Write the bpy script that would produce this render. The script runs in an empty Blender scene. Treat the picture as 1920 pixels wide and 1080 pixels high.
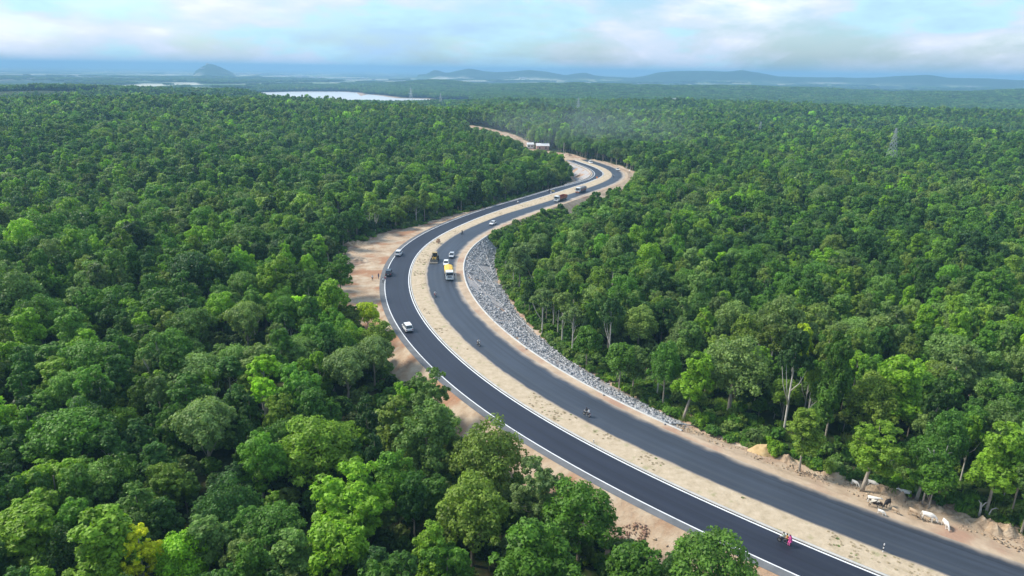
import bpy, bmesh, math, random
import numpy as np
from mathutils import Vector, Matrix
random.seed(7); rng = np.random.default_rng(7)
sc = bpy.context.scene
col = sc.collection

# ------------------------------------------------------------------ camera
H = 60.0; PITCH = math.radians(17.45); ROLL = math.radians(0.88); FP = 1297.0
cam_d = bpy.data.cameras.new('camera'); cam = bpy.data.objects.new('camera', cam_d); col.objects.link(cam)
cam_d.sensor_width = 36; cam_d.lens = 36 * FP / 1920; cam_d.clip_start = 1; cam_d.clip_end = 60000
CM = Matrix.Rotation(math.pi / 2 - PITCH, 3, 'X') @ Matrix.Rotation(ROLL, 3, 'Z')
cam.matrix_world = Matrix.Translation((0, 0, H)) @ CM.to_4x4()
sc.camera = cam
CR = np.array(CM)

# ------------------------------------------------------------------ world
SUN_DIR = Vector((-0.80, 0.22, 0.80)).normalized()
sun_el = math.asin(SUN_DIR.z); sun_az = math.atan2(SUN_DIR.x, SUN_DIR.y)
world = bpy.data.worlds.new('World'); sc.world = world; world.use_nodes = True
nt = world.node_tree; nt.nodes.clear()
def N(t, ty, **kw):
    n = t.nodes.new(ty)
    for k, v in kw.items():
        if k.startswith('i_'):
            n.inputs[k[2:].replace('_', ' ')].default_value = v
        else: setattr(n, k, v)
    return n
def ramp(t, stops, interp='LINEAR'):
    n = t.nodes.new('ShaderNodeValToRGB'); cr = n.color_ramp; cr.interpolation = interp
    while len(cr.elements) < len(stops): cr.elements.new(0.5)
    for e, (p, c) in zip(cr.elements, stops):
        e.position = p; e.color = (c, c, c, 1) if isinstance(c, (int, float)) else (*c, 1)
    return n
L = nt.links.new
sky = N(nt, 'ShaderNodeTexSky', sky_type='NISHITA', sun_disc=False, sun_elevation=sun_el, sun_rotation=sun_az,
        altitude=300, air_density=1.0, dust_density=1.6, ozone_density=2.0)
tc = N(nt, 'ShaderNodeTexCoord')
mp = N(nt, 'ShaderNodeMapping'); mp.inputs['Scale'].default_value = (1, 1, 2.6); mp.inputs['Location'].default_value = (0.35, 0.1, 0.15)
L(tc.outputs['Generated'], mp.inputs['Vector'])
n1 = N(nt, 'ShaderNodeTexNoise', i_Scale=4.2, i_Detail=9.0, i_Roughness=0.58, i_Distortion=0.25)
L(mp.outputs[0], n1.inputs['Vector'])
r1 = ramp(nt, [(0.41, 0.2), (0.55, 1.0)]); L(n1.outputs['Fac'], r1.inputs[0])
mp2 = N(nt, 'ShaderNodeMapping'); mp2.inputs['Scale'].default_value = (1, 1, 3.6); mp2.inputs['Location'].default_value = (3.1, 1.7, 0)
L(tc.outputs['Generated'], mp2.inputs['Vector'])
n2 = N(nt, 'ShaderNodeTexNoise', i_Scale=4.4, i_Detail=9.0, i_Roughness=0.56)
L(mp2.outputs[0], n2.inputs['Vector'])
cloudcol = ramp(nt, [(0.34, (2.7, 4.0, 5.7)), (0.45, (3.3, 5.1, 5.9)), (0.505, (4.1, 4.7, 5.7)), (0.57, (4.9, 5.1, 6.1)), (0.67, (6.3, 6.3, 6.9))])
L(n2.outputs['Fac'], cloudcol.inputs[0])
tint = N(nt, 'ShaderNodeMix', data_type='RGBA', blend_type='MULTIPLY'); tint.inputs['Factor'].default_value = 1.0
L(sky.outputs[0], tint.inputs['A']); tint.inputs['B'].default_value = (.74, .92, 1.02, 1)
mx = N(nt, 'ShaderNodeMix', data_type='RGBA')
mm = N(nt, 'ShaderNodeMath', operation='MULTIPLY'); mm.inputs[1].default_value = 0.85
L(r1.outputs[0], mm.inputs[0]); L(mm.outputs[0], mx.inputs['Factor'])
L(tint.outputs['Result'], mx.inputs['A']); L(cloudcol.outputs[0], mx.inputs['B'])
bg = N(nt, 'ShaderNodeBackground'); bg.inputs['Strength'].default_value = 0.128
L(mx.outputs['Result'], bg.inputs['Color'])
wo = N(nt, 'ShaderNodeOutputWorld'); L(bg.outputs[0], wo.inputs['Surface'])

# ------------------------------------------------------------------ sun, view
sd = bpy.data.lights.new('sun', 'SUN'); sd.energy = 3.4; sd.angle = math.radians(14); sd.color = (1.0, 0.93, 0.80)
so = bpy.data.objects.new('sun', sd); col.objects.link(so)
so.rotation_euler = (-SUN_DIR).to_track_quat('-Z', 'Y').to_euler(); so.location = (-100, 0, 200)
sc.view_settings.view_transform = 'Standard'; sc.view_settings.look = 'None'
sc.view_settings.gamma = 1; sc.view_settings.use_curve_mapping = False
sc.view_settings.exposure = 0.62
sc.cycles.volume_bounces = 1
sc.cycles.max_bounces = 6; sc.cycles.diffuse_bounces = 3; sc.cycles.transmission_bounces = 3; sc.cycles.glossy_bounces = 2
HAZE_DENSITY = 0.00019; HAZE_COLOR = (0.31, 0.56, 0.84)

# ------------------------------------------------------------------ helpers
def unproj(px, py, z=0.0):
    d = CR @ np.array([(px - 960) / FP, -(py - 540) / FP, -1.0]); t = (z - H) / d[2]
    return d * t + np.array([0, 0, H])
def proj(P):
    q = (np.atleast_2d(P) - np.array([0, 0, H])) @ CR
    w = np.where(-q[:, 2] > 0.1, -q[:, 2], np.nan)
    return np.stack([960 + FP * q[:, 0] / w, 540 - FP * q[:, 1] / w, w], 1)
def tag(o, label=None, cat=None, group=None, kind=None):
    if label: o['label'] = label
    if cat: o['category'] = cat
    if group: o['group'] = group
    if kind: o['kind'] = kind
    return o
def link(name, me, mat=None, parent=None):
    o = bpy.data.objects.new(name, me); col.objects.link(o)
    if mat is not None:
        for m in (mat if isinstance(mat, (list, tuple)) else [mat]): me.materials.append(m)
    if parent is not None: o.parent = parent
    return o
def empty(name, loc=(0, 0, 0), rz=0.0, label=None, cat=None, group=None):
    o = bpy.data.objects.new(name, None); col.objects.link(o); o.location = loc; o.rotation_euler = (0, 0, rz)
    o.empty_display_size = 0.3
    return tag(o, label, cat, group)
def smooth_me(me):
    me.polygons.foreach_set('use_smooth', [True] * len(me.polygons))
class MB:
    def __init__(s): s.v = []; s.f = []
    def add(s, v, f):
        b = len(s.v); s.v += [tuple(p) for p in v]; s.f += [tuple(b + i for i in q) for q in f]; return s
    def box(s, c, d, M=None, taper=1.0):
        v = []
        for z in (-.5, .5):
            k = taper if z > 0 else 1
            for x, y in ((-.5, -.5), (.5, -.5), (.5, .5), (-.5, .5)):
                p = Vector((x * d[0] * k, y * d[1] * k, z * d[2]))
                if M: p = M @ p
                v.append(p + Vector(c))
        return s.add(v, [(0, 3, 2, 1), (4, 5, 6, 7), (0, 1, 5, 4), (1, 2, 6, 5), (2, 3, 7, 6), (3, 0, 4, 7)])
    def tube(s, pts, rad, n=7, cap=True):
        pts = [Vector(p) for p in pts]
        if isinstance(rad, (int, float)): rad = [rad] * len(pts)
        b = len(s.v); k = len(pts)
        up0 = Vector((0, 0, 1)) if abs((pts[-1] - pts[0]).normalized().z) < .9 else Vector((1, 0, 0))
        for i, p in enumerate(pts):
            t = (pts[min(i + 1, k - 1)] - pts[max(i - 1, 0)]).normalized()
            a = t.cross(up0).normalized(); bb = t.cross(a)
            for j in range(n):
                q = p + (a * math.cos(2 * math.pi * j / n) + bb * math.sin(2 * math.pi * j / n)) * rad[i]
                s.v.append(tuple(q))
        for i in range(k - 1):
            for j in range(n):
                s.f.append((b + i * n + j, b + i * n + (j + 1) % n, b + (i + 1) * n + (j + 1) % n, b + (i + 1) * n + j))
        if cap:
            s.f.append(tuple(b + j for j in range(n))[::-1]); s.f.append(tuple(b + (k - 1) * n + j for j in range(n)))
        return s
    def loft(s, rings, cap=True):
        n = len(rings[0]); b = len(s.v)
        for r in rings: s.v += [tuple(p) for p in r]
        for i in range(len(rings) - 1):
            for j in range(n):
                s.f.append((b + i * n + j, b + i * n + (j + 1) % n, b + (i + 1) * n + (j + 1) % n, b + (i + 1) * n + j))
        if cap:
            s.f.append(tuple(b + j for j in range(n))[::-1]); s.f.append(tuple(b + (len(rings) - 1) * n + j for j in range(n)))
        return s
    def me(s, name='mesh', smooth=False, bevel=0.0):
        m = bpy.data.meshes.new(name); m.from_pydata(s.v, [], s.f)
        bm = bmesh.new(); bm.from_mesh(m); bmesh.ops.recalc_face_normals(bm, faces=bm.faces)
        if bevel: bmesh.ops.bevel(bm, geom=bm.edges[:], offset=bevel, segments=2, affect='EDGES', profile=.6, clamp_overlap=True)
        bm.to_mesh(m); bm.free()
        if smooth: smooth_me(m)
        m.update(); return m
    def build(s, name, mat, parent=None, smooth=False, bevel=0.0):
        return link(name, s.me(name, smooth, bevel), mat, parent)
def np_mesh(name, v, f, smooth=False):
    v = np.asarray(v, np.float32); f = np.asarray(f, np.int32); m = bpy.data.meshes.new(name)
    k = f.shape[1]; m.vertices.add(len(v)); m.vertices.foreach_set('co', v.ravel())
    m.loops.add(f.size); m.loops.foreach_set('vertex_index', f.ravel())
    m.polygons.add(len(f)); m.polygons.foreach_set('loop_start', np.arange(0, f.size, k, dtype=np.int32))
    m.update(calc_edges=True)
    if smooth: smooth_me(m)
    return m
def hash2(ix, iy, seed):
    h = (ix * 374761393 + iy * 668265263 + seed * 974634777) & 0xffffffff
    h = ((h ^ (h >> 13)) * 1274126177) & 0xffffffff
    return ((h ^ (h >> 16)) & 0xffff) / 65535.0
def vnoise(x, y, seed=0):
    x = np.asarray(x, float); y = np.asarray(y, float)
    ix = np.floor(x).astype(np.int64); iy = np.floor(y).astype(np.int64); fx = x - ix; fy = y - iy
    fx = fx * fx * (3 - 2 * fx); fy = fy * fy * (3 - 2 * fy)
    return ((hash2(ix, iy, seed) * (1 - fx) + hash2(ix + 1, iy, seed) * fx) * (1 - fy)
            + (hash2(ix, iy + 1, seed) * (1 - fx) + hash2(ix + 1, iy + 1, seed) * fx) * fy) * 2 - 1
def fbm(x, y, seed=0, o=4):
    a = 0; k = 1.0
    for i in range(o): a = a + k * vnoise(x * 2 ** i + 17.3 * i, y * 2 ** i - 9.1 * i, seed + i); k *= .5
    return a
def sstep(a, b, x):
    t = np.clip((x - a) / (b - a), 0, 1); return t * t * (3 - 2 * t)
def inpoly(px, py, poly):
    px = np.asarray(px, float); py = np.asarray(py, float); c = np.zeros(px.shape, bool); n = len(poly)
    for i in range(n):
        x1, y1 = poly[i]; x2, y2 = poly[(i + 1) % n]
        if y1 == y2: continue
        k = ((y1 > py) != (y2 > py)) & (px < (x2 - x1) * (py - y1) / (y2 - y1) + x1); c ^= k
    return c
def polydist(px, py, poly):
    d = np.full(np.shape(px), 1e9); n = len(poly)
    for i in range(n):
        a = np.array(poly[i], float); b = np.array(poly[(i + 1) % n], float); ab = b - a
        t = np.clip(((px - a[0]) * ab[0] + (py - a[1]) * ab[1]) / (ab @ ab + 1e-9), 0, 1)
        d = np.minimum(d, np.hypot(px - a[0] - t * ab[0], py - a[1] - t * ab[1]))
    return np.where(inpoly(px, py, poly), -d, d)

# ------------------------------------------------------------------ materials
def new_mat(name):
    m = bpy.data.materials.new(name); m.use_nodes = True; t = m.node_tree
    return m, t, t.nodes['Principled BSDF'], t.links.new
def simple(name, c, rough=.6, metal=0., spec=.5, coat=0., var=.12, scale=3.0):
    m, t, p, L = new_mat(name)
    tc = N(t, 'ShaderNodeTexCoord'); n = N(t, 'ShaderNodeTexNoise', i_Scale=scale, i_Detail=4.0)
    L(tc.outputs['Object'], n.inputs['Vector'])
    lo = tuple(x * (1 - var) for x in c); hi = tuple(min(1, x * (1 + var)) for x in c)
    r = ramp(t, [(.3, lo), (.7, hi)]); L(n.outputs['Fac'], r.inputs[0]); L(r.outputs[0], p.inputs['Base Color'])
    p.inputs['Roughness'].default_value = rough; p.inputs['Metallic'].default_value = metal
    p.inputs['Specular IOR Level'].default_value = spec; p.inputs['Coat Weight'].default_value = coat
    return m
def earth(name, stops, scale, bump=.35, bscale=1.2, rough=.95, stretch=(1, 1, 1), extra=None):
    m, t, p, L = new_mat(name)
    tc = N(t, 'ShaderNodeTexCoord'); mp = N(t, 'ShaderNodeMapping'); mp.inputs['Scale'].default_value = stretch
    L(tc.outputs['Object'], mp.inputs['Vector'])
    n = N(t, 'ShaderNodeTexNoise', i_Scale=scale, i_Detail=8.0, i_Roughness=.62); L(mp.outputs[0], n.inputs['Vector'])
    r = ramp(t, stops); L(n.outputs['Fac'], r.inputs[0]); out = r.outputs[0]
    n2 = N(t, 'ShaderNodeTexNoise', i_Scale=bscale, i_Detail=6.0, i_Roughness=.65); L(mp.outputs[0], n2.inputs['Vector'])
    b = N(t, 'ShaderNodeBump', i_Strength=bump, i_Distance=.3); L(n2.outputs['Fac'], b.inputs['Height']); L(b.outputs[0], p.inputs['Normal'])
    if extra:
        e = N(t, 'ShaderNodeTexNoise', i_Scale=extra[0], i_Detail=5.0); L(tc.outputs['Object'], e.inputs['Vector'])
        rr = ramp(t, [(extra[1], 0.), (extra[2], 1.)]); L(e.outputs['Fac'], rr.inputs[0])
        mxn = N(t, 'ShaderNodeMix', data_type='RGBA'); L(rr.outputs[0], mxn.inputs['Factor']); L(out, mxn.inputs['A'])
        mxn.inputs['B'].default_value = (*extra[3], 1); out = mxn.outputs['Result']
    L(out, p.inputs['Base Color']); p.inputs['Roughness'].default_value = rough; p.inputs['Specular IOR Level'].default_value = .2
    return m
M_sand = earth('sand_verge', [(.3, (.36, .27, .19)), (.5, (.46, .35, .25)), (.7, (.54, .43, .32))], .35, extra=(.12, .52, .66, (.38, .24, .17)))
M_pink = earth('pink_earth', [(.3, (.34, .22, .14)), (.5, (.45, .34, .24)), (.7, (.54, .45, .34))], .3, bump=1.0, extra=(.11, .52, .62, (.36, .20, .12)))
M_median = earth('median_grass', [(.25, (.36, .29, .19)), (.42, (.46, .37, .26)), (.62, (.54, .44, .32)), (.75, (.60, .51, .39))], .7, bump=.5, bscale=2.5, extra=(.45, .60, .72, (.30, .29, .15)))
M_slope = earth('stony_slope', [(.3, (.22, .22, .24)), (.45, (.38, .38, .40)), (.6, (.46, .40, .35)), (.7, (.55, .54, .54))], 1.6, bump=1.0, bscale=2.5, extra=(.16, .57, .64, (.42, .27, .18)))
M_rock = earth('grey_stone', [(.3, (.22, .22, .235)), (.5, (.40, .40, .41)), (.7, (.58, .575, .57))], .8, bump=.3)
M_brock = earth('tan_boulder', [(.3, (.30, .21, .14)), (.5, (.42, .31, .21)), (.7, (.55, .44, .32))], .9, bump=.7, bscale=1.6)
M_ochre = earth('ochre_sand', [(.3, (.42, .28, .13)), (.5, (.52, .37, .19)), (.7, (.60, .46, .27))], .6, bump=.4)
M_concrete = earth('pale_concrete', [(.3, (.42, .41, .39)), (.7, (.60, .59, .57))], .5, bump=.15)
M_greyshoulder = earth('grey_shoulder', [(.3, (.12, .125, .135)), (.7, (.18, .185, .195))], .4, bump=.15, stretch=(1, 1, 1))
M_greydrain = earth('grey_drain', [(.3, (.30, .30, .31)), (.7, (.50, .50, .50))], .5, bump=.3)
M_paint = earth('white_road_paint', [(.25, (.55, .56, .58)), (.5, (.78, .79, .8))], .8, bump=.0, rough=.6)
M_gutter = earth('dark_joint', [(.3, (.05, .05, .05)), (.7, (.09, .085, .08))], .6, bump=.1)
def asphalt(name, base, edges, dust, trackw):
    m, t, p, L = new_mat(name)
    uv = N(t, 'ShaderNodeUVMap'); mp = N(t, 'ShaderNodeMapping'); mp.inputs['Scale'].default_value = (.03, .9, 1); L(uv.outputs[0], mp.inputs['Vector'])
    n = N(t, 'ShaderNodeTexNoise', i_Scale=1.0, i_Detail=5.0); L(mp.outputs[0], n.inputs['Vector'])
    tc = N(t, 'ShaderNodeTexCoord'); n2 = N(t, 'ShaderNodeTexNoise', i_Scale=.09, i_Detail=8.0, i_Roughness=.6); L(tc.outputs['Object'], n2.inputs['Vector'])
    ad = N(t, 'ShaderNodeMath', operation='MULTIPLY_ADD'); ad.inputs[1].default_value = .6; L(n.outputs['Fac'], ad.inputs[0])
    h = N(t, 'ShaderNodeMath', operation='MULTIPLY'); h.inputs[1].default_value = .4; L(n2.outputs['Fac'], h.inputs[0]); L(h.outputs[0], ad.inputs[2])
    r = ramp(t, [(.3, tuple(c * .72 for c in base)), (.5, base), (.7, tuple(c * 1.4 for c in base))]); L(ad.outputs[0], r.inputs[0])
    # paver joints along the lane
    sx = N(t, 'ShaderNodeSeparateXYZ'); L(uv.outputs[0], sx.inputs[0])
    out = r.outputs[0]
    for off, w, c in trackw:
        d = N(t, 'ShaderNodeMath', operation='SUBTRACT'); L(sx.outputs['Y'], d.inputs[0]); d.inputs[1].default_value = off
        a = N(t, 'ShaderNodeMath', operation='ABSOLUTE'); L(d.outputs[0], a.inputs[0])
        q = N(t, 'ShaderNodeMapRange', interpolation_type='SMOOTHSTEP'); q.inputs['From Min'].default_value = 0; q.inputs['From Max'].default_value = w; q.inputs['To Min'].default_value = .75; q.inputs['To Max'].default_value = 0; L(a.outputs[0], q.inputs['Value'])
        mxn = N(t, 'ShaderNodeMix', data_type='RGBA'); L(q.outputs[0], mxn.inputs['Factor']); L(out, mxn.inputs['A']); mxn.inputs['B'].default_value = (*c, 1); out = mxn.outputs['Result']
    if dust:
        n3 = N(t, 'ShaderNodeTexNoise', i_Scale=.25, i_Detail=6.0); L(tc.outputs['Object'], n3.inputs['Vector'])
        for off, w in edges:
            d = N(t, 'ShaderNodeMath', operation='SUBTRACT'); L(sx.outputs['Y'], d.inputs[0]); d.inputs[1].default_value = off
            a = N(t, 'ShaderNodeMath', operation='ABSOLUTE'); L(d.outputs[0], a.inputs[0])
            s2 = N(t, 'ShaderNodeMath', operation='MULTIPLY_ADD'); L(n3.outputs['Fac'], s2.inputs[0]); s2.inputs[1].default_value = w * 1.2; s2.inputs[2].default_value = -w * .6
            s3 = N(t, 'ShaderNodeMath', operation='ADD'); L(a.outputs[0], s3.inputs[0]); L(s2.outputs[0], s3.inputs[1])
            q = N(t, 'ShaderNodeMapRange', interpolation_type='SMOOTHSTEP'); q.inputs['From Min'].default_value = 0; q.inputs['From Max'].default_value = w; q.inputs['To Min'].default_value = 1; q.inputs['To Max'].default_value = 0; L(s3.outputs[0], q.inputs['Value'])
            mxn = N(t, 'ShaderNodeMix', data_type='RGBA'); L(q.outputs[0], mxn.inputs['Factor']); L(out, mxn.inputs['A']); mxn.inputs['B'].default_value = (.44, .36, .28, 1); out = mxn.outputs['Result']
    L(out, p.inputs['Base Color']); p.inputs['Roughness'].default_value = .55; p.inputs['Specular IOR Level'].default_value = .5
    n4 = N(t, 'ShaderNodeTexNoise', i_Scale=6.0, i_Detail=3.0); L(tc.outputs['Object'], n4.inputs['Vector'])
    b = N(t, 'ShaderNodeBump', i_Strength=.15, i_Distance=.05); L(n4.outputs['Fac'], b.inputs['Height']); L(b.outputs[0], p.inputs['Normal'])
    return m
M_asph_dark = asphalt('fresh_asphalt', (.016, .020, .036), [], False, [(-6.8, .18, (.010, .012, .018)), (-8.6, .45, (.022, .027, .042)), (-5.2, .45, (.022, .027, .042))])
M_asph_grey = asphalt('worn_asphalt', (.038, .048, .068), [(11.4, 1.9), (1.75, .7)], True, [(9.1, .16, (.016, .020, .030)), (7.6, .5, (.030, .037, .052)), (4.4, .6, (.050, .060, .078)), (3.0, .3, (.046, .055, .070))])

def leaf_mat(name, bark=False):
    m, t, p, L = new_mat(name)
    a = N(t, 'ShaderNodeAttribute', attribute_type='INSTANCER', attribute_name='leaf_hue')
    v = N(t, 'ShaderNodeAttribute', attribute_type='INSTANCER', attribute_name='leaf_val')
    r = ramp(t, [(0.0, (.036, .088, .020)), (.2, (.056, .135, .018)), (.4, (.088, .195, .014)), (.5, (.135, .205, .058)), (.6, (.148, .215, .026)), (.7, (.150, .262, .018)), (.85, (.165, .32, .012)), (1.0, (.42, .44, .012))])
    L(a.outputs['Fac'], r.inputs[0])
    f = N(t, 'ShaderNodeAttribute', attribute_type='GEOMETRY', attribute_name='rnd')
    k = N(t, 'ShaderNodeMapRange'); k.inputs['To Min'].default_value = .66; k.inputs['To Max'].default_value = 1.85; L(f.outputs['Fac'], k.inputs['Value'])
    kk = N(t, 'ShaderNodeMath', operation='MULTIPLY'); L(k.outputs[0], kk.inputs[0]); L(v.outputs['Fac'], kk.inputs[1])
    mu = N(t, 'ShaderNodeVectorMath', operation='SCALE'); L(r.outputs[0], mu.inputs[0]); L(kk.outputs[0], mu.inputs['Scale'])
    L(mu.outputs[0], p.inputs['Base Color']); p.inputs['Roughness'].default_value = .55; p.inputs['Specular IOR Level'].default_value = .35
    tr = N(t, 'ShaderNodeBsdfTranslucent')
    mu2 = N(t, 'ShaderNodeVectorMath', operation='MULTIPLY'); L(mu.outputs[0], mu2.inputs[0]); mu2.inputs[1].default_value = (1.3, 1.35, .6); L(mu2.outputs[0], tr.inputs['Color'])
    ms = N(t, 'ShaderNodeMixShader'); ms.inputs[0].default_value = .36; L(p.outputs[0], ms.inputs[1]); L(tr.outputs[0], ms.inputs[2])
    L(ms.outputs[0], t.nodes['Material Output'].inputs['Surface'])
    return m
M_leaf = leaf_mat('foliage')
M_bark = earth('pale_bark', [(.3, (.24, .20, .16)), (.5, (.38, .33, .27)), (.7, (.52, .47, .40))], 1.5, bump=.5, bscale=5, stretch=(3, 3, .6))
M_bark_white = earth('white_bark', [(.3, (.42, .38, .33)), (.7, (.66, .62, .56))], 1.5, bump=.3, bscale=5)

# ground material: forest floor near, fields on the plain
def ground_mat():
    m, t, p, L = new_mat('ground')
    tc = N(t, 'ShaderNodeTexCoord')
    n = N(t, 'ShaderNodeTexNoise', i_Scale=.22, i_Detail=9.0, i_Roughness=.65); L(tc.outputs['Object'], n.inputs['Vector'])
    r = ramp(t, [(.35, (.018, .032, .010)), (.52, (.035, .060, .016)), (.62, (.075, .075, .035)), (.72, (.20, .14, .09))]); L(n.outputs['Fac'], r.inputs[0])
    vo = N(t, 'ShaderNodeTexVoronoi', i_Scale=.0042, distance='CHEBYCHEV', i_Randomness=.9)
    mp = N(t, 'ShaderNodeMapping'); mp.inputs['Rotation'].default_value = (0, 0, .5); mp.inputs['Scale'].default_value = (1, .45, 0); L(tc.outputs['Object'], mp.inputs['Vector']); L(mp.outputs[0], vo.inputs['Vector'])
    sc_ = N(t, 'ShaderNodeSeparateColor'); L(vo.outputs['Color'], sc_.inputs[0])
    f = ramp(t, [(0, (.06, .12, .05)), (.3, (.12, .20, .07)), (.5, (.26, .32, .15)), (.7, (.42, .43, .28)), (1, (.62, .60, .50))]); L(sc_.outputs[0], f.inputs[0])
    nt2 = N(t, 'ShaderNodeTexNoise', i_Scale=.0016, i_Detail=8.0, i_Roughness=.7); L(tc.outputs['Object'], nt2.inputs['Vector'])
    tr = ramp(t, [(.46, 1.0), (.54, 0.0)]); L(nt2.outputs['Fac'], tr.inputs[0])
    mt = N(t, 'ShaderNodeMix', data_type='RGBA'); L(tr.outputs[0], mt.inputs['Factor']); L(f.outputs[0], mt.inputs['A']); mt.inputs['B'].default_value = (.025, .055, .03, 1)
    at = N(t, 'ShaderNodeAttribute', attribute_name='plain')
    mxx = N(t, 'ShaderNodeMix', data_type='RGBA'); L(at.outputs['Fac'], mxx.inputs['Factor']); L(r.outputs[0], mxx.inputs['A']); L(mt.outputs['Result'], mxx.inputs['B'])
    dk = N(t, 'ShaderNodeAttribute', attribute_name='bare')
    md = N(t, 'ShaderNodeMix', data_type='RGBA'); L(dk.outputs['Fac'], md.inputs['Factor']); L(mxx.outputs['Result'], md.inputs['A'])
    n5 = N(t, 'ShaderNodeTexNoise', i_Scale=.3, i_Detail=7.0); L(tc.outputs['Object'], n5.inputs['Vector'])
    rb = ramp(t, [(.35, (.34, .21, .15)), (.5, (.46, .33, .24)), (.66, (.56, .47, .38))]); L(n5.outputs['Fac'], rb.inputs[0]); L(rb.outputs[0], md.inputs['B'])
    wd = N(t, 'ShaderNodeAttribute', attribute_name='woods')
    mw = N(t, 'ShaderNodeMix', data_type='RGBA'); L(wd.outputs['Fac'], mw.inputs['Factor']); L(md.outputs['Result'], mw.inputs['A'])
    n6 = N(t, 'ShaderNodeTexNoise', i_Scale=.012, i_Detail=8.0, i_Roughness=.7); L(tc.outputs['Object'], n6.inputs['Vector'])
    rw = ramp(t, [(.35, (.018, .042, .022)), (.6, (.040, .085, .035))]); L(n6.outputs['Fac'], rw.inputs[0]); L(rw.outputs[0], mw.inputs['B'])
    L(mw.outputs['Result'], p.inputs['Base Color']); p.inputs['Roughness'].default_value = 1; p.inputs['Specular IOR Level'].default_value = .1
    n7 = N(t, 'ShaderNodeTexNoise', i_Scale=.8, i_Detail=6.0); L(tc.outputs['Object'], n7.inputs['Vector'])
    b = N(t, 'ShaderNodeBump', i_Strength=.5, i_Distance=.4); L(n7.outputs['Fac'], b.inputs['Height']); L(b.outputs[0], p.inputs['Normal'])
    return m
M_ground = ground_mat()

# ------------------------------------------------------------------ road centreline
B_px = [(1672,1080),(1560,1037),(1440,987.5),(1286,926),(1123,838.5),(966,760),(847,660),(801,614.6),(770,559),(768,509.6),(777,484),(806,454),(855,427),(934,395),(1027,366),(1127,333.5),(1132,324),(1109,312),(1086,303)]
C_px = [(1795,1080),(1590,1007.5),(1440,950),(1282,880),(1151,815.5),(1040,759),(894,660),(863,626),(821,582),(804.6,546),(798.6,512),(803,486),(821,460),(840,446),(934,405),(1013,382),(1134,341),(1147,328),(1140,318),(1117,309.6),(1090,303)]
def resample(P, step):
    P = np.array(P, float); Q = []; n = len(P)
    for i in range(n - 1):
        p0 = P[max(i - 1, 0)]; p1 = P[i]; p2 = P[i + 1]; p3 = P[min(i + 2, n - 1)]
        for t in np.linspace(0, 1, 20, endpoint=False):
            Q.append(.5 * ((2 * p1) + (-p0 + p2) * t + (2 * p0 - 5 * p1 + 4 * p2 - p3) * t * t + (-p0 + 3 * p1 - 3 * p2 + p3) * t ** 3))
    Q.append(P[-1]); Q = np.array(Q)
    Ln = np.r_[0, np.cumsum(np.hypot(*np.diff(Q, axis=0).T))]; s = np.arange(0, Ln[-1], step)
    return np.stack([np.interp(s, Ln, Q[:, i]) for i in range(Q.shape[1])], 1)
def smooth(P, it):
    P = P.copy()
    for _ in range(it):
        Q = P.copy(); Q[1:-1] = (P[:-2] + 2 * P[1:-1] + P[2:]) / 4; P = Q
    return P
W = lambda c: np.array([unproj(*p)[:2] for p in c])
b_ = resample(W(B_px), 2); c_ = resample(W(C_px), 2)
m_ = (b_ + c_[((b_[:, None] - c_[None]) ** 2).sum(2).argmin(1)]) / 2
m_ = smooth(resample(smooth(m_, 60), 4), 20)
t0 = (m_[0] - m_[3]); t0 /= np.linalg.norm(t0); n0 = np.array([-t0[1], t0[0]])
back = [m_[0] + t0 * d + n0 * k for d, k in ((75, 12), (50, 5), (25, 1.2))]
S0 = 0.0
trk = [unproj(*p[:2], z=p[2])[:2] for p in [(1064,292,1),(1052,286,1.5),(1030,280,3),(990,268,6),(975,262,8),(960,250,9),(930,240,10),(870,231,11)]]
P_all = list(back) + list(m_[::4]) + [m_[-1]] + list(trk)
CL = smooth(resample(P_all, 2.5), 6)
S = np.arange(len(CL)) * 2.5
S = S - S[((CL - m_[0]) ** 2).sum(1).argmin()]
T = np.gradient(CL, axis=0); T /= np.linalg.norm(T, axis=1)[:, None]; NR = np.stack([T[:, 1], -T[:, 0]], 1)   # right-hand normal
S_END = 470.0   # end of the paved road (construction beyond)
F_ = lambda xs, ys: (lambda s: np.interp(s, xs, ys))
oA = F_([0, 200, 330, 352, 372, 470], [-10.2, -10.5, -10.5, -8.5, -6.6, -6.6])
oB = F_([0, 230, 270, 340, 372, 395, 480], [-3.3, -3.2, -3.8, -4.0, -3.2, -1.3, -1.6])
oC = F_([0, 200, 250, 285, 480], [2.0, 1.7, 2.6, 4.1, 4.1])
oD = F_([0, 130, 200, 290, 310, 340, 480], [10.8, 10.9, 11.3, 11.9, 12.6, 12.0, 12.0])
oG = lambda s: oA(s) - 1.45
oE = F_([0, 40, 125, 200, 480], [12.2, 12.3, 13.1, 13.3, 14.2])
eL = F_([-80, 60, 110, 140, 160, 200, 235, 300, 340, 440, 480, 520], [6, 6, 5, 14, 17, 14, 5, 5, 10, 10, 5, 4])
zL = F_([-80, 60, 110, 135, 205, 240, 300, 345, 440, 480, 540, 600, 700, 900], [-3.2, -3.2, -2.0, -.4, -.3, -1.5, -2.5, -5, -5, -2, 0, 3, 9, 10])
eR = F_([-80, 0, 30, 45, 60, 150, 195, 215, 235, 300, 330, 480], [8, 7, 5.5, 8, 10.5, 12.5, 8, 4, 6, 6, 5, 5])
zR = F_([-80, 0, 25, 45, 60, 150, 195, 215, 300, 340, 480, 540, 600, 700, 900], [-.6, -.8, -1.5, -3.5, -4.6, -5, -4.5, -5, -5, -1.5, -1, 0, 3, 9, 10])
zC = F_([480, 520, 560, 600, 700, 800], [0, .5, 2, 5, 9.5, 10.8])     # track height
def zroad(s): return np.where(s < 480, 0.0, zC(s))
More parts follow.
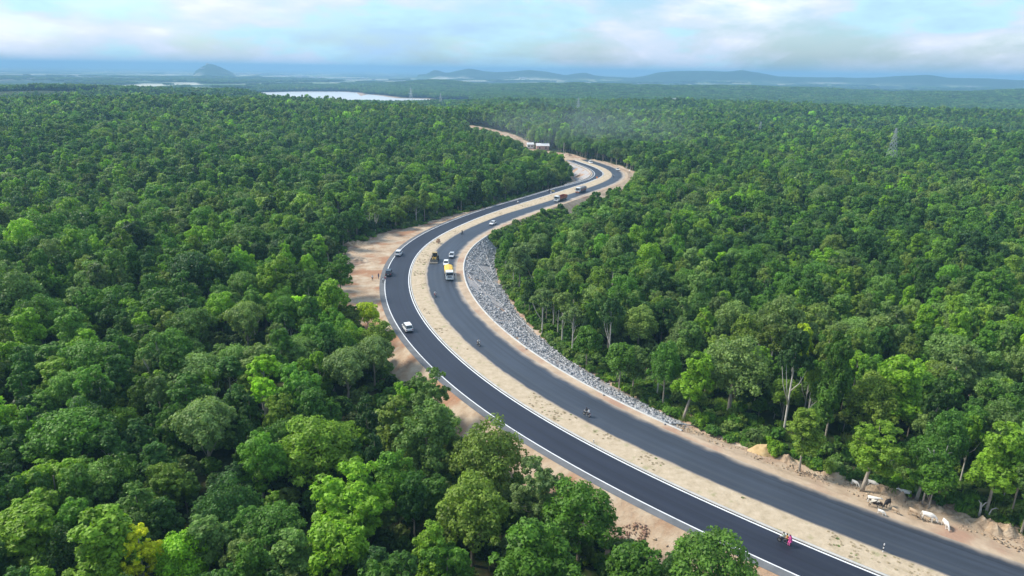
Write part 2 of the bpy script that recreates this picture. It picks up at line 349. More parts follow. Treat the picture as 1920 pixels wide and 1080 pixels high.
def nearest(x, y):
    x = np.asarray(x, float).ravel(); y = np.asarray(y, float).ravel()
    J = np.empty(len(x), int)
    for i in range(0, len(x), 20000):
        J[i:i + 20000] = ((x[i:i + 20000, None] - CL[None, :, 0]) ** 2 + (y[i:i + 20000, None] - CL[None, :, 1]) ** 2).argmin(1)
    dx = x - CL[J, 0]; dy = y - CL[J, 1]
    return S[J], dx * NR[J, 0] + dy * NR[J, 1], np.hypot(dx, dy)
def corridor(s, o):
    """height of the built road corridor and distance outside its toe"""
    L_in = np.where(s < S_END, oG(s), -5.0); R_in = np.where(s < S_END, oE(s), 5.0)
    l_toe = L_in - eL(s); r_toe = R_in + eR(s); zr = zroad(s)
    z = np.where(o < L_in, zr + (zL(s) - zr) * np.clip((L_in - o) / eL(s), 0, 1), np.where(o > R_in, zr + (zR(s) - zr) * np.clip((o - R_in) / eR(s), 0, 1), zr))
    u = np.maximum(l_toe - o, o - r_toe)
    return z, u

WATER = [unproj(*p, z=-26)[:2] for p in [(455,177),(490,173.5),(560,172),(640,172),(668,174),(676,180),(690,177),(708,179),(740,184),(790,185),(832,190),(870,187.5),(876,196),(740,200),(650,198),(560,193),(455,183)]]
SKY = [(-500,124),(0,141),(340,141),(380,141),(388,132),(398,126),(406,121.8),(414,120),(421,121.5),(431,125.5),(441,130),(450,134),(460,141),(600,132),(780,141),(803,139),(811,133.5),(818,131.5),(826,134),(838,137.5),(856,133),(877,128.5),(900,133),(925,135.5),(955,134),(985,131),(1015,134),(1050,141),(1068,137.5),(1085,136),(1100,140.5),(1120,143.5),(1170,145.5),(1192,142),(1215,135.5),(1245,133),(1300,132.5),(1335,134),(1365,132),(1395,136),(1430,142.5),(1530,145.5),(1600,145),(1650,141.5),(1700,141),(1735,145),(1790,146),(1850,148.5),(1900,150),(2000,146),(2400,158)]
def terrain(x, y):
    x = np.asarray(x, float); y = np.asarray(y, float); d = np.hypot(x, y); a = np.degrees(np.arctan2(x, y))
    front = np.abs(a) < 75
    z = 3.5 * fbm(x / 190, y / 130, 3, 3) * sstep(60, 400, d) + 13.0 * vnoise(x / 420, y / 260, 9) * sstep(300, 900, d)
    # plateau edge, valley, ridge
    edge = np.interp(a, [-40, -22, -18, -6, -2, 40], [1750, 1650, 1180, 1180, 1300, 1250])
    z = z - 2 + np.where(a < -19, 2, 0) - 8 * np.exp(-((a + 7) / 6) ** 2) * sstep(600, 1050, d)
    wl = sstep(0, 500, d - edge)
    low = np.interp(a, [-40, -20, -15, 0, 40], [-30, -25, -24, -24, -24])
    z = z * (1 - wl) + (low + 2.0 * fbm(x / 500, y / 500, 21, 3)) * wl
    ridge = np.interp(a, [-3, 1, 5, 12, 20, 27, 31, 36, 45], [0, 22, 27, 25, 26, 19, 24, 40, 42])
    z = z + ridge * np.exp(-((d - 3000 - 200 * vnoise(a / 5, a * 0, 4)) / 420) ** 2) * (1 + .12 * vnoise(a / 1.2, d / 300, 8))
    z = z + 25 * np.exp(-((d - 3450) / 280) ** 2) * np.exp(-((a + 6.2) / 3.2) ** 2)
    # far ranges
    px = 960 + FP * np.tan(np.radians(np.clip(a, -60, 60)))
    hor = 540 - FP * math.tan(PITCH) + (px - 960) * math.tan(ROLL)
    sk = np.interp(px, [p[0] for p in SKY], [p[1] for p in SKY])
    hz = H + (hor - sk) / FP * 6800 * math.cos(PITCH) ** 2
    far = np.exp(-((d - 6800) / 600) ** 2); base = -27.0
    on = np.where((px > 785) | ((px > 345) & (px < 500)), 1.0, 0.0)
    z = np.where(d > 4500, base + (z - base) * sstep(5600, 4400, d), z)
    z = z + np.maximum(hz - base, 0) * far * on * (1 + .10 * fbm(x / 300, y / 300, 31, 3) * (np.abs(d - 6800) > 60)) * front
    # road corridor
    near = d < 1100
    if near.any():
        s, o, dist = nearest(x[near], y[near]); zc, u = corridor(s, o)
        side = np.where(o < 0, zL(s), zR(s)); w = np.exp(-(np.maximum(u, 0) / 70) ** 2)
        zz = z[near]; zz = zz * (1 - w) + side * w
        und = zc - 1.4
        k = sstep(0, -3.5, u); zz = np.where(u < 0, side * 0 + (np.minimum(zc, side) - .15) * (1 - k) + und * k, zz)
        z = z.copy(); z[near] = zz
    wd = polydist(x, y, WATER) if np.size(x) else 0
    k = sstep(40, -25, wd); inn = (d > 1100) & (d < 4000)
    z = np.where(inn, z * (1 - k) + (-32) * k, z)
    return z
def ground_z(x, y):
    """surface height including the road corridor"""
    x = np.atleast_1d(np.asarray(x, float)); y = np.atleast_1d(np.asarray(y, float))
    z = terrain(x, y); s, o, dist = nearest(x, y); zc, u = corridor(s, o)
    return np.where((u < 0) & (dist < 60), zc, z)
def hit(px, py, dz=0.0):
    z = 0.0
    for _ in range(40):
        p = unproj(px, py, z + dz); z = .5 * z + .5 * float(ground_z(p[0], p[1])[0])
    return Vector((p[0], p[1], z))

# ------------------------------------------------------------------ ground sheet
az = np.unique(np.concatenate([np.arange(-46, 46.01, .3), np.arange(-180, 180, 3.0)])); az = az[np.r_[True, np.diff(az) > .1]]
rr = [4.0]
while rr[-1] < 26000:
    r = rr[-1]; rr.append(r + (6 if r < 60 else 2.2 if r < 330 else max(3.5, r * .012)))
rr = np.array(rr); AA, RR = np.meshgrid(np.radians(az), rr)
gx = (RR * np.sin(AA)).ravel(); gy = (RR * np.cos(AA)).ravel(); gz = terrain(gx, gy)
na = len(az); nr = len(rr); i0 = np.arange(nr - 1)[:, None] * na; j0 = np.arange(na)[None]; j1 = (j0 + 1) % na
gf = np.stack([i0 + j0, i0 + na + j0, i0 + na + j1, i0 + j1], -1).reshape(-1, 4)
gv = np.stack([gx, gy, gz], 1); gv = np.vstack([gv, [[0, 0, float(terrain(np.array([0.1]), np.array([0.1]))[0])]]])
me = np_mesh('ground', gv, gf[:, ::-1], True)
gd = np.hypot(gx, gy); ga = np.degrees(np.arctan2(gx, gy))
wood_d = np.interp(ga, [-40, -22, -18, -4, -2, 0, 40], [2200, 2300, 3500, 3900, 3900, 3900, 3900])
plain = sstep(0, 300, gd - wood_d)
hill_m = np.clip((gz + 12) / 25, 0, 1) * (gd > 2600)
s_, o_, ds_ = nearest(gx, gy); _, u_ = corridor(s_, o_)
bare = np.where((u_ < 3.0) & (gd < 1200), 1.0, 0.0)
wdm = polydist(gx, gy, WATER); bare = np.maximum(bare, sstep(34, 14, wdm) * (gd > 1500) * (gd < 4000))
for nm, val in (('plain', plain), ('bare', bare), ('woods', hill_m)):
    at = me.attributes.new(nm, 'FLOAT', 'POINT'); at.data.foreach_set('value', np.append(val, 0).astype(np.float32))
tag(link('ground', me, M_ground), kind='structure')

# water
wc = np.array(WATER); wcen = wc.mean(0); wc2 = wcen + (wc - wcen) * 1.04
wm = MB(); wm.add([(p[0], p[1], -26.0) for p in wc2], [tuple(range(len(wc2)))])
m, t, p, L = new_mat('reservoir_water'); p.inputs['Base Color'].default_value = (.62, .62, .60, 1); p.inputs['Roughness'].default_value = .3; p.inputs['IOR'].default_value = 1.33  # pale base paints the bright cloud reflection into the water colour
tcn = N(t, 'ShaderNodeTexCoord'); nn = N(t, 'ShaderNodeTexNoise', i_Scale=.12, i_Detail=5.0); L(tcn.outputs['Object'], nn.inputs['Vector'])
bb = N(t, 'ShaderNodeBump', i_Strength=.8, i_Distance=1.2); L(nn.outputs['Fac'], bb.inputs['Height']); L(bb.outputs[0], p.inputs['Normal'])
tag(wm.build('lake_water', m), kind='structure')

# ------------------------------------------------------------------ ribbons of the road
def ribbon(name, s0, s1, cols, mat, kind='structure', parent=None, smooth=True, noise=0.0):
    idx = np.where((S >= s0) & (S <= s1))[0]; s = S[idx]; rows = []
    for of, zf in cols:
        o = of(s) if callable(of) else np.full(len(s), of); z = zf(s) if callable(zf) else np.full(len(s), zf)
        rows.append((o, z))
    k = len(rows); v = np.zeros((len(s), k, 3)); uv = np.zeros((len(s), k, 2))
    for j, (o, z) in enumerate(rows):
        v[:, j, :2] = CL[idx] + NR[idx] * o[:, None]; v[:, j, 2] = z; uv[:, j, 0] = s; uv[:, j, 1] = o
    if noise:
        v[:, 1:-1, 2] += noise * fbm(v[:, 1:-1, 0] * .5, v[:, 1:-1, 1] * .5, 5, 3)
    a = np.arange(len(s) - 1)[:, None] * k + np.arange(k - 1)[None]
    f = np.stack([a, a + 1, a + k + 1, a + k], -1).reshape(-1, 4)
    me = np_mesh(name, v.reshape(-1, 3), f, smooth)
    ul = me.uv_layers.new(name='UVMap'); ul.data.foreach_set('uv', uv.reshape(-1, 2)[f.ravel()].astype(np.float32).ravel())
    o = link(name, me, mat, parent)
    if kind: o['kind'] = kind
    return o
SB = -78
def lerp(f, g, t): return lambda s: f(s) * (1 - t) + g(s) * t
Lt = lambda s: oG(s) - eL(s); Rt = lambda s: oE(s) + eR(s)
def colsL():
    c = [(lambda s: Lt(s) - 5.0, lambda s: zL(s) - 1.6)]
    for t in np.linspace(0, 1, 7): c.append((lerp(Lt, oG, t), (lambda t: (lambda s: zL(s) * (1 - t) + (-.02) * t))(t)))
    return c
ribbon('left_verge', SB, S_END, colsL(), M_pink, noise=.12)
ribbon('left_shoulder', SB, S_END, [(oG, 0.0), (oA, 0.0)], M_greyshoulder)
ribbon('left_carriageway', SB, S_END, [(oA, 0.0), (lambda s: oB(s) + .02, 0.0)], M_asph_dark)
ribbon('left_edge_line', SB, S_END, [(lambda s: oA(s) - .02, .005), (lambda s: oA(s) + .20, .005)], M_paint)
ribbon('median_edge_line', SB, S_END, [(lambda s: oB(s) - .30, .005), (lambda s: oB(s) - .04, .005)], M_paint)
ribbon('median_gutter', SB, S_END, [(lambda s: oB(s) + .02, 0.0), (lambda s: oB(s) + .22, 0.0)], M_gutter)
ribbon('median_kerb', SB, S_END, [(lambda s: oB(s) + .22, -.05), (lambda s: oB(s) + .22, .13), (lambda s: oB(s) + .55, .13), (lambda s: oB(s) + .55, .0)], M_concrete, smooth=False)
mc = [(lambda s: oB(s) + .55, .10)] + [(lerp(lambda s: oB(s) + .55, oC, t), .12) for t in (.15, .3, .45, .6, .75, .9)] + [(lambda s: oC(s) - .1, .05), (lambda s: oC(s) + .02, -.02)]
ribbon('median', SB, S_END, mc, M_median, noise=.03)
ribbon('right_carriageway', SB, S_END, [(oC, 0.0), (oD, 0.0)], M_asph_grey)
ribbon('right_verge', SB, S_END, [(oD, 0.0), (lerp(oD, oE, .5), .0), (oE, 0.0)], M_sand, noise=.03)
def colsR():
    c = []
    for t in np.linspace(0, 1, 8): c.append((lerp(oE, Rt, t), (lambda t: (lambda s: zR(s) * t + (-.02) * (1 - t)))(t)))
    c.append((lambda s: Rt(s) + 5.0, lambda s: zR(s) - 1.6)); return c
ribbon('right_bank', SB, 40, colsR(), M_sand, noise=.25)
ribbon('stony_slope', 40, 212.5, colsR(), M_slope, noise=.25)
ribbon('right_bank', 212.5, S_END, colsR(), M_sand, noise=.25)
ribbon('slope_coping', 37.5, 212.5, [(lambda s: oE(s) - .02, 0.0), (lambda s: oE(s) - .02, .14), (lambda s: oE(s) + .45, .14), (lambda s: oE(s) + .45, -.3)], M_concrete, smooth=False)
ribbon('left_slope_coping', 345, 462, [(lambda s: oG(s) - 1.2, -.2), (lambda s: oG(s) - 1.2, .10), (lambda s: oG(s) - .85, .10), (lambda s: oG(s) - .85, -.3)], M_concrete, smooth=False)
def colsL2():
    c = []
    for t in np.linspace(0, .86, 6): c.append((lerp(Lt, oG, t), (lambda t: (lambda s: zL(s) * (1 - t) + (-.02) * t + .12))(t)))
    return c
ribbon('far_stony_slope', 335, 455, colsL2(), M_slope, noise=.1)
tk = [(-8, lambda s: zroad(s) - 1.6)] + [(w, lambda s: zroad(s) + .05) for w in (-4.5, -2, 0, 2, 4.5)] + [(8, lambda s: zroad(s) - 1.6)]
ribbon('dirt_track', S_END - 3, 900, tk, M_pink, noise=.15)
# outer edge line on the inner verge of the far bend
ribbon('far_verge_line', 330, 465, [(lambda s: oG(s) - .1, .012), (lambda s: oG(s) + .1, .012)], M_concrete)

# ------------------------------------------------------------------ riprap stones on the slope (nobody could count them)
ico = bmesh.new(); bmesh.ops.create_icosphere(ico, subdivisions=1, radius=1.0)
iv = np.array([v.co[:] for v in ico.verts]); jf = np.array([[v.index for v in f.verts] for f in ico.faces]); ico.free()
def scatter_rocks(name, P, size, mat, seed, flat=.6):
    g = np.random.default_rng(seed); n = len(P)
    v = iv[None] * (1 + .35 * g.standard_normal((n, len(iv), 1)).clip(-1, 1)) * (size[:, None, None]) * g.uniform(.6, 1.3, (n, 1, 3))
    v[:, :, 2] *= flat; a = g.uniform(0, 6.28, n); ca = np.cos(a)[:, None]; sa = np.sin(a)[:, None]
    x = v[:, :, 0] * ca - v[:, :, 1] * sa; y = v[:, :, 0] * sa + v[:, :, 1] * ca; v[:, :, 0] = x; v[:, :, 1] = y
    v += P[:, None, :]
    f = jf[None] + (np.arange(n) * len(iv))[:, None, None]
    return link(name, np_mesh(name, v.reshape(-1, 3), f.reshape(-1, 3)), mat)
g = np.random.default_rng(3)
s = g.uniform(42, 211, 15000); tt = g.uniform(.04, 1.02, 15000); o = oE(s) + .4 + tt * eR(s)
def sxy(s, o):
    return np.interp(s, S, CL[:, 0]) + np.interp(s, S, NR[:, 0]) * o, np.interp(s, S, CL[:, 1]) + np.interp(s, S, NR[:, 1]) * o
x, y = sxy(s, o); zz = zR(s) * np.clip(tt, 0, 1) - .02
keep = (fbm(s / 9, o / 4, 41, 3) < .5); x, y, zz = x[keep], y[keep], zz[keep]
tag(scatter_rocks('riprap', np.stack([x, y, zz], 1), np.minimum(.09 + g.exponential(.09, len(x)), .5), M_rock, 5), 'grey broken stone pitching covering the slope below the right verge', 'stones', kind='stuff')
# rubble along verges
s = np.concatenate([g.uniform(-40, 60, 1500), g.uniform(-60, 60, 500), g.uniform(135, 205, 350), g.uniform(230, 330, 700)])
o = np.concatenate([oE(s[:1500]) + g.uniform(1.5, 9, 1500), oG(s[1500:2000]) - g.uniform(2, 7, 500), oG(s[2000:2350]) - g.uniform(8, 20, 350), oG(s[2350:]) - g.uniform(1.0, 5, 700)])
x, y = sxy(s, o); zz = ground_z(x, y)
nr_ = 260; th = g.uniform(0, 6.28, nr_); rd = np.sqrt(g.random(nr_)); c0 = hit(1205, 1000); xx = c0.x + rd * np.cos(th) * 2.6 - 1.6; yy = c0.y + rd * np.sin(th) * 1.7 + .2
tag(scatter_rocks('uprooted_earth', np.stack([xx, yy, ground_z(xx, yy) + .05], 1), np.minimum(.04 + g.exponential(.06, nr_), .3), earth('red_brown_earth', [(.3, (.20, .11, .08)), (.6, (.33, .21, .15)), (.75, (.46, .34, .26))], 1.6, bump=1.0), 8), 'spill of reddish-brown uprooted earth left of the glossy roadside tree', 'earth', kind='stuff')
tag(scatter_rocks('rubble', np.stack([x, y, zz], 1), g.uniform(.06, .28, len(x)), M_brock, 6), 'loose rubble and broken stone strewn along both verges', 'rubble', kind='stuff')

# concrete drain strips down the pitched slope
def on_slope(px, py):
    p = hit(px, py); return p
for i, path in enumerate([[(903,448),(908,468),(919,500),(925,515)], [(874,481),(897,499),(921,527),(931,545)], [(878,514),(904,545),(938,568),(962,596)],
                          [(900,553),(930,572),(966,592),(1000,622)], [(925,603),(960,612),(1000,640),(1036,664)], [(985,655),(1010,662),(1050,682),(1080,700)], [(1130,742),(1160,748),(1195,752),(1203,757)],[(1245,797),(1275,797),(1300,800),(1315,790)]]):
    mb = MB(); pts = [on_slope(*q) + Vector((0, 0, .22)) for q in path]
    for k in range(3): mb.tube([pts[k], pts[k + 1]], .12, 6)
    o = mb.build('drain_strip', M_greydrain)
    tag(o, ['pale drain strip at the top end of the stone slope, nearest the forest clump', 'pale drain strip running down the slope beside the yellow truck', 'pale drain strip crossing the middle of the stone slope below the yellow truck', 'pale drain strip on the stone slope level with the white SUV', 'pale drain strip low on the stone slope above the pale forked trunks', 'pale drain strip on the slope just below the pale forked trunks', 'short pale strip across the stones left of the leaning tree', 'bent pale strip at the near end of the stone slope'][i], 'drain', 'drain strips on the stone slope')

# ------------------------------------------------------------------ tree prototypes
def crown_mesh(name, blobs, ntri, size, seed, lobe=.34, hang=0.0, nl=34, flat=.9):
    """blobs: list of (x,y,z,rx,ry,rz) envelopes; leaves sit on many small lobes over their shells"""
    g = np.random.default_rng(seed); lobes = []
    wts = np.array([b[3] * b[5] for b in blobs]); wts = wts / wts.sum()
    for b, w in zip(blobs, wts):
        k = max(5, int(nl * w)); 
        i = np.arange(k) + .5; ph = np.arccos(1 - 1.62 * i / k); th = i * 2.399963 + g.uniform(0, 6)
        th = th + g.normal(0, .25, k); ph = ph + g.normal(0, .12, k)
        d = np.stack([np.sin(ph) * np.cos(th), np.sin(ph) * np.sin(th), np.cos(ph)], 1)
        rad = g.uniform(.62, 1.0, k)[:, None]
        c = d * rad * np.array(b[3:6]) * (1 - lobe * .5) + np.array(b[:3])
        r = lobe * g.uniform(.65, 1.25, k) * (b[3] + b[5]) / 2
        lobes.append(np.column_stack([c, r, d]))
        lobes.append(np.array([[b[0], b[1], b[2] - b[5] * .1, b[3] * .62, 0, 0, 1]]))
    lobes = np.vstack(lobes)
    p = lobes[:, 3] ** 2; p /= p.sum(); li = g.choice(len(lobes), ntri, p=p)
    d = g.standard_normal((ntri, 3)); d /= np.linalg.norm(d, axis=1)[:, None]
    d = d + lobes[li, 4:7] * .55 + np.array([0, 0, .25]); d /= np.linalg.norm(d, axis=1)[:, None]
    rr = lobes[li, 3] * (1 - .55 * g.random(ntri) ** 2.2) * g.uniform(.85, 1.12, ntri)
    c = lobes[li, :3] + d * rr[:, None] * np.array([1, 1, flat])
    if hang: c[:, 2] -= hang * g.random(ntri) ** 2
    n = d * .75 + g.standard_normal((ntri, 3)) * .42 + np.array([0, 0, .35]); n /= np.linalg.norm(n, axis=1)[:, None]
    a = np.cross(n, g.standard_normal((ntri, 3))); a /= np.linalg.norm(a, axis=1)[:, None]; b2 = np.cross(n, a)
    s = size * g.uniform(.65, 1.35, ntri)[:, None]
    v = np.stack([c - a * s * .55 - b2 * s * .35, c + a * s * .55 - b2 * s * .35, c + b2 * s * .75 + n * s * .12], 1)
    m = np_mesh(name, v.reshape(-1, 3), np.arange(ntri * 3).reshape(-1, 3), False)
    at = m.attributes.new('rnd', 'FLOAT', 'FACE'); lr = g.random(len(lobes))
    at.data.foreach_set('value', (.6 * g.random(ntri) + .4 * lr[li]).astype(np.float32))
    m.materials.append(M_leaf); return m, lobes
def trunk_mesh(name, h, r, lobes, seed, lean=(0, 0), nlimb=7, mat=None, fork=.5, base=-1.0):
    g = random.Random(seed); mb = MB()
    pts = []; ph = g.uniform(0, 6)
    for i in range(6):
        t = i / 5; pts.append((lean[0] * t ** 1.2 + .18 * math.sin(ph + 3 * t) * t, lean[1] * t ** 1.2 + .18 * math.cos(ph + 2 * t) * t, base + (h - base) * t))
    mb.tube(pts, [r * 1.35, r * 1.0, r * .85, r * .7, r * .5, r * .25], 7)
    P = lambda t: Vector(pts[int(t * 4.99)]).lerp(Vector(pts[int(t * 4.99) + 1]), t * 4.99 - int(t * 4.99))
    ls = [l for l in lobes if l[3] > 0]; g.shuffle(ls)
    for l in ls[:nlimb]:
        t = g.uniform(fork, .93); a = P(t); b = Vector(l[:3]); mid = a.lerp(b, .5) + Vector((g.uniform(-.3, .3), g.uniform(-.3, .3), -.3))
        k = r * (1.05 - t) * .8
        mb.tube([a, mid, a.lerp(b, .95)], [k, k * .65, k * .25], 5)
    m = mb.me(name, True); m.materials.append(mat or M_bark); return m
# forms: (name words, blobs, trunk height, trunk radius, leaf params, crown radius, top height)
FORMS = [
 dict(w='broad round', blobs=[(0,0,8.6,4.0,4.0,4.0),(2.2,1.2,7.2,2.8,2.8,2.9),(-1.8,-2.0,6.9,2.9,2.7,2.8),(-1.5,1.9,6.2,2.5,2.5,2.4)], h=9.5, r=.26, R=4.9, top=12.6, n=8400, s=.33, nl=46),
 dict(w='broad round', blobs=[(.4,-.3,9.2,3.3,3.5,3.9),(-2.5,.8,7.4,2.5,2.5,2.6),(1.8,2.1,7.9,2.6,2.4,2.6),(.8,-2.8,6.4,2.2,2.2,2.6),(-.8,.4,5.0,2.8,2.8,2.0)], h=9.5, r=.25, R=4.7, top=13.2, n=8400, s=.33, nl=50),
 dict(w='narrow upright', blobs=[(0,0,11.2,2.1,2.1,2.9),(.7,.3,8.3,2.6,2.5,2.5),(-.9,-.5,6.4,2.5,2.6,2.2)], h=11, r=.2, R=3.1, top=14.2, n=7000, s=.32, nl=44),
 dict(w='narrow upright', blobs=[(.3,.2,10.4,1.8,1.8,2.6),(-.9,.6,8.8,1.9,1.8,2.1),(1.0,-.6,7.2,2.2,2.2,2.1),(-.4,-.7,5.6,2.1,2.0,1.8)], h=10.5, r=.18, R=2.9, top=13.1, n=7000, s=.31, nl=46),
 dict(w='spreading flat-topped', blobs=[(0,0,9.4,4.9,4.7,1.8),(2.8,1.2,8.6,2.9,2.9,1.5),(-2.6,1.6,8.9,2.9,2.7,1.4),(-.6,-2.9,8.3,2.9,2.7,1.5),(.2,.3,6.6,3.2,3.2,2.0)], h=9, r=.26, R=5.8, top=11.4, n=8400, s=.29, nl=52),
 dict(w='many-headed uneven', blobs=[(-1.8,.2,10.2,1.9,1.9,1.9),(1.5,.9,11.2,1.9,1.9,2.0),(.4,-1.8,9.1,2.3,2.2,2.0),(2.6,-.9,8.0,1.9,1.9,1.9),(-1.8,-1.3,6.9,2.4,2.2,2.2),(.1,2.0,7.0,2.3,2.2,2.3),(.6,-.2,5.2,2.6,2.6,2.0)], h=10, r=.24, R=4.2, top=13.2, n=8400, s=.32, nl=56),
 dict(w='small bushy', blobs=[(0,0,5.2,2.4,2.4,2.5),(.9,.7,4.1,1.7,1.8,1.6)], h=5.5, r=.14, R=2.6, top=7.8, n=4600, s=.29, nl=30),
 dict(w='open thin-crowned', blobs=[(0,0,11.3,2.2,2.2,1.5),(1.9,.6,10.0,1.7,1.7,1.2),(-1.9,.4,9.6,1.8,1.7,1.2),(.2,-1.8,8.8,1.7,1.7,1.1)], h=11, r=.22, R=3.7, top=12.9, n=5000, s=.28, nl=36),
 dict(w='tall ragged', blobs=[(.2,.1,12.6,1.3,1.3,1.7),(-1.1,.3,10.9,1.5,1.4,1.6),(1.2,-.6,10.2,1.6,1.5,1.5),(.1,1.3,8.9,1.7,1.6,1.5),(-1.5,-.9,8.0,1.7,1.7,1.5),(1.7,.9,7.0,1.8,1.7,1.5),(-.2,-1.7,5.6,1.9,1.8,1.5),(-.4,.9,4.3,1.8,1.8,1.4)], h=12, r=.2, R=3.1, top=14.4, n=7800, s=.30, nl=60),
 dict(w='massive domed', blobs=[(0,0,9.0,5.0,5.0,4.6),(3.2,1.2,7.4,3.2,3.2,3.2),(-2.9,-2.2,7.2,3.2,3.2,3.0),(-2.2,2.9,6.6,3.0,3.0,3.0),(1.6,-3.4,6.4,2.8,2.8,2.8)], h=10, r=.34, R=6.4, top=13.8, n=9600, s=.34, nl=80),
]
protos = bpy.data.collections.new('forest_sources')      # not linked to the scene: only a source for geometry nodes
LOD = []
for k, F in enumerate(FORMS):
    F['crown'], lob = crown_mesh('crown_%d' % k, F['blobs'], F['n'], F['s'] * .95, 100 + k, nl=int(F['nl'] * 1.6), lobe=.29)
    F['lobes'] = lob
    F['trunk'] = trunk_mesh('trunk_%d' % k, F['h'], F['r'], lob, 50 + k, nlimb=7 if k != 7 else 10, fork=.45, base=-2.5, mat=M_bark_white if k == 7 else None)
def add_proto(nm, meshes):
    """joins meshes (leaf first) into one source object"""
    V = []; Fc = []; R_ = []; MI = []; b = 0; mats = []
    for me in meshes:
        nv = len(me.vertices); co = np.empty(nv * 3, np.float32); me.vertices.foreach_get('co', co); V.append(co.reshape(-1, 3))
        mats.append(me.materials[0])
        for p_ in me.polygons: pass
        b += nv
    m = bpy.data.meshes.new(nm); verts = np.vstack(V); faces = []; off = 0; mi = []; rn = []
    for q, me in enumerate(meshes):
        at = me.attributes.get('rnd')
        vals = np.full(len(me.polygons), .5, np.float32)
        if at: at.data.foreach_get('value', vals)
        rn.append(vals); mi += [q] * len(me.polygons)
        faces += [tuple(off + i for i in p_.vertices) for p_ in me.polygons]; off += len(me.vertices)
    m.from_pydata(verts.tolist(), [], faces)
    for mt_ in mats: m.materials.append(mt_)
    m.polygons.foreach_set('material_index', mi)
    at = m.attributes.new('rnd', 'FLOAT', 'FACE'); at.data.foreach_set('value', np.concatenate(rn))
    m.update(); o = bpy.data.objects.new(nm, m); protos.objects.link(o); return o
nf = len(FORMS)
for k, F in enumerate(FORMS): add_proto('a%02d' % k, [F['crown'], F['trunk']])
for k, F in enumerate(FORMS):
    c, _ = crown_mesh('m', F['blobs'], int(F['n'] * .40), F['s'] * 1.5, 200 + k, nl=int(F['nl'] * 1.5), lobe=.30); add_proto('b%02d' % k, [c, F['trunk']])
for k, F in enumerate(FORMS):
    c, _ = crown_mesh('m', F['blobs'], 620, F['s'] * 3.1, 300 + k, nl=int(F['nl'] * .5), lobe=.42); add_proto('c%02d' % k, [c])
# wood patches: a dozen crowns each, for the far forest
for k in range(3):
    g = np.random.default_rng(500 + k); bl = []
    for i in range(16):
        x, y = g.uniform(-13, 13, 2); r = g.uniform(3, 5); bl.append((x, y, g.uniform(6.5, 10.5), r, r, r * .85))
    c, _ = crown_mesh('m', bl, 2600, 2.0, 600 + k, nl=120, lobe=.45); add_proto('d%02d' % k, [c])
# undergrowth sources
c, _ = crown_mesh('m', [(0, 0, .9, 1.2, 1.2, .9)], 900, .26, 700, nl=16); add_proto('e00', [c])
c, _ = crown_mesh('m', [(0, 0, .5, .9, .9, .5), (.6, .4, .4, .6, .6, .4)], 600, .2, 701, nl=14); add_proto('e01', [c])
# grass tuft
g = np.random.default_rng(9); nb = 150; ang = g.uniform(0, 6.28, nb); r = .7 * np.sqrt(g.random(nb)); bx = r * np.cos(ang * 3); by = r * np.sin(ang * 3); hh = g.uniform(.25, .6, nb)
lx = .25 * np.cos(ang); ly = .25 * np.sin(ang); wx = .05 * np.sin(ang); wy = -.05 * np.cos(ang)
v = np.stack([np.stack([bx - wx, by - wy, bx * 0], 1), np.stack([bx + wx, by + wy, bx * 0], 1), np.stack([bx + lx, by + ly, hh], 1)], 1)
c = np_mesh('m', v.reshape(-1, 3), np.arange(nb * 3).reshape(-1, 3)); at = c.attributes.new('rnd', 'FLOAT', 'FACE'); at.data.foreach_set('value', g.random(nb).astype(np.float32)); c.materials.append(M_leaf); add_proto('e02', [c])
M_straw = simple('straw', (.50, .42, .28), .9, var=.2)
c = c.copy(); c.materials.clear(); c.materials.append(M_straw); add_proto('e03', [c])
I_A, I_B, I_C, I_D, I_E = 0, nf, 2 * nf, 3 * nf, 3 * nf + 3

def gn_instances(name, P, proto, rotz, scl, hue, val, label, cat):
    me = bpy.data.meshes.new(name); me.vertices.add(len(P)); me.vertices.foreach_set('co', np.asarray(P, np.float32).ravel())
    def at(nm, ty, arr, f='value'):
        a = me.attributes.new(nm, ty, 'POINT'); a.data.foreach_set(f, np.ascontiguousarray(arr).ravel())
    z = np.zeros(len(P))
    at('proto', 'INT', np.asarray(proto, np.int32)); at('rot', 'FLOAT_VECTOR', np.stack([z, z, rotz], 1).astype(np.float32), 'vector')
    at('scl', 'FLOAT_VECTOR', np.asarray(scl, np.float32), 'vector'); at('leaf_hue', 'FLOAT', np.asarray(hue, np.float32)); at('leaf_val', 'FLOAT', np.asarray(val, np.float32))
    o = link(name, me); ng = bpy.data.node_groups.new(name, 'GeometryNodeTree')
    ng.interface.new_socket('Geometry', in_out='INPUT', socket_type='NodeSocketGeometry'); ng.interface.new_socket('Geometry', in_out='OUTPUT', socket_type='NodeSocketGeometry')
    gi = ng.nodes.new('NodeGroupInput'); go = ng.nodes.new('NodeGroupOutput'); L = ng.links.new
    ci = ng.nodes.new('GeometryNodeCollectionInfo'); ci.inputs['Collection'].default_value = protos; ci.inputs['Separate Children'].default_value = True; ci.inputs['Reset Children'].default_value = True
    ip = ng.nodes.new('GeometryNodeInstanceOnPoints'); ip.inputs['Pick Instance'].default_value = True
    def na(nm, ty):
        n = ng.nodes.new('GeometryNodeInputNamedAttribute'); n.data_type = ty; n.inputs['Name'].default_value = nm; return n.outputs['Attribute']
    L(gi.outputs[0], ip.inputs['Points']); L(ci.outputs[0], ip.inputs['Instance']); L(na('proto', 'INT'), ip.inputs['Instance Index'])
    L(na('rot', 'FLOAT_VECTOR'), ip.inputs['Rotation']); L(na('scl', 'FLOAT_VECTOR'), ip.inputs['Scale']); L(ip.outputs[0], go.inputs[0])
    md = o.modifiers.new('scatter', 'NODES'); md.node_group = ng
    return tag(o, label, cat, kind='stuff')

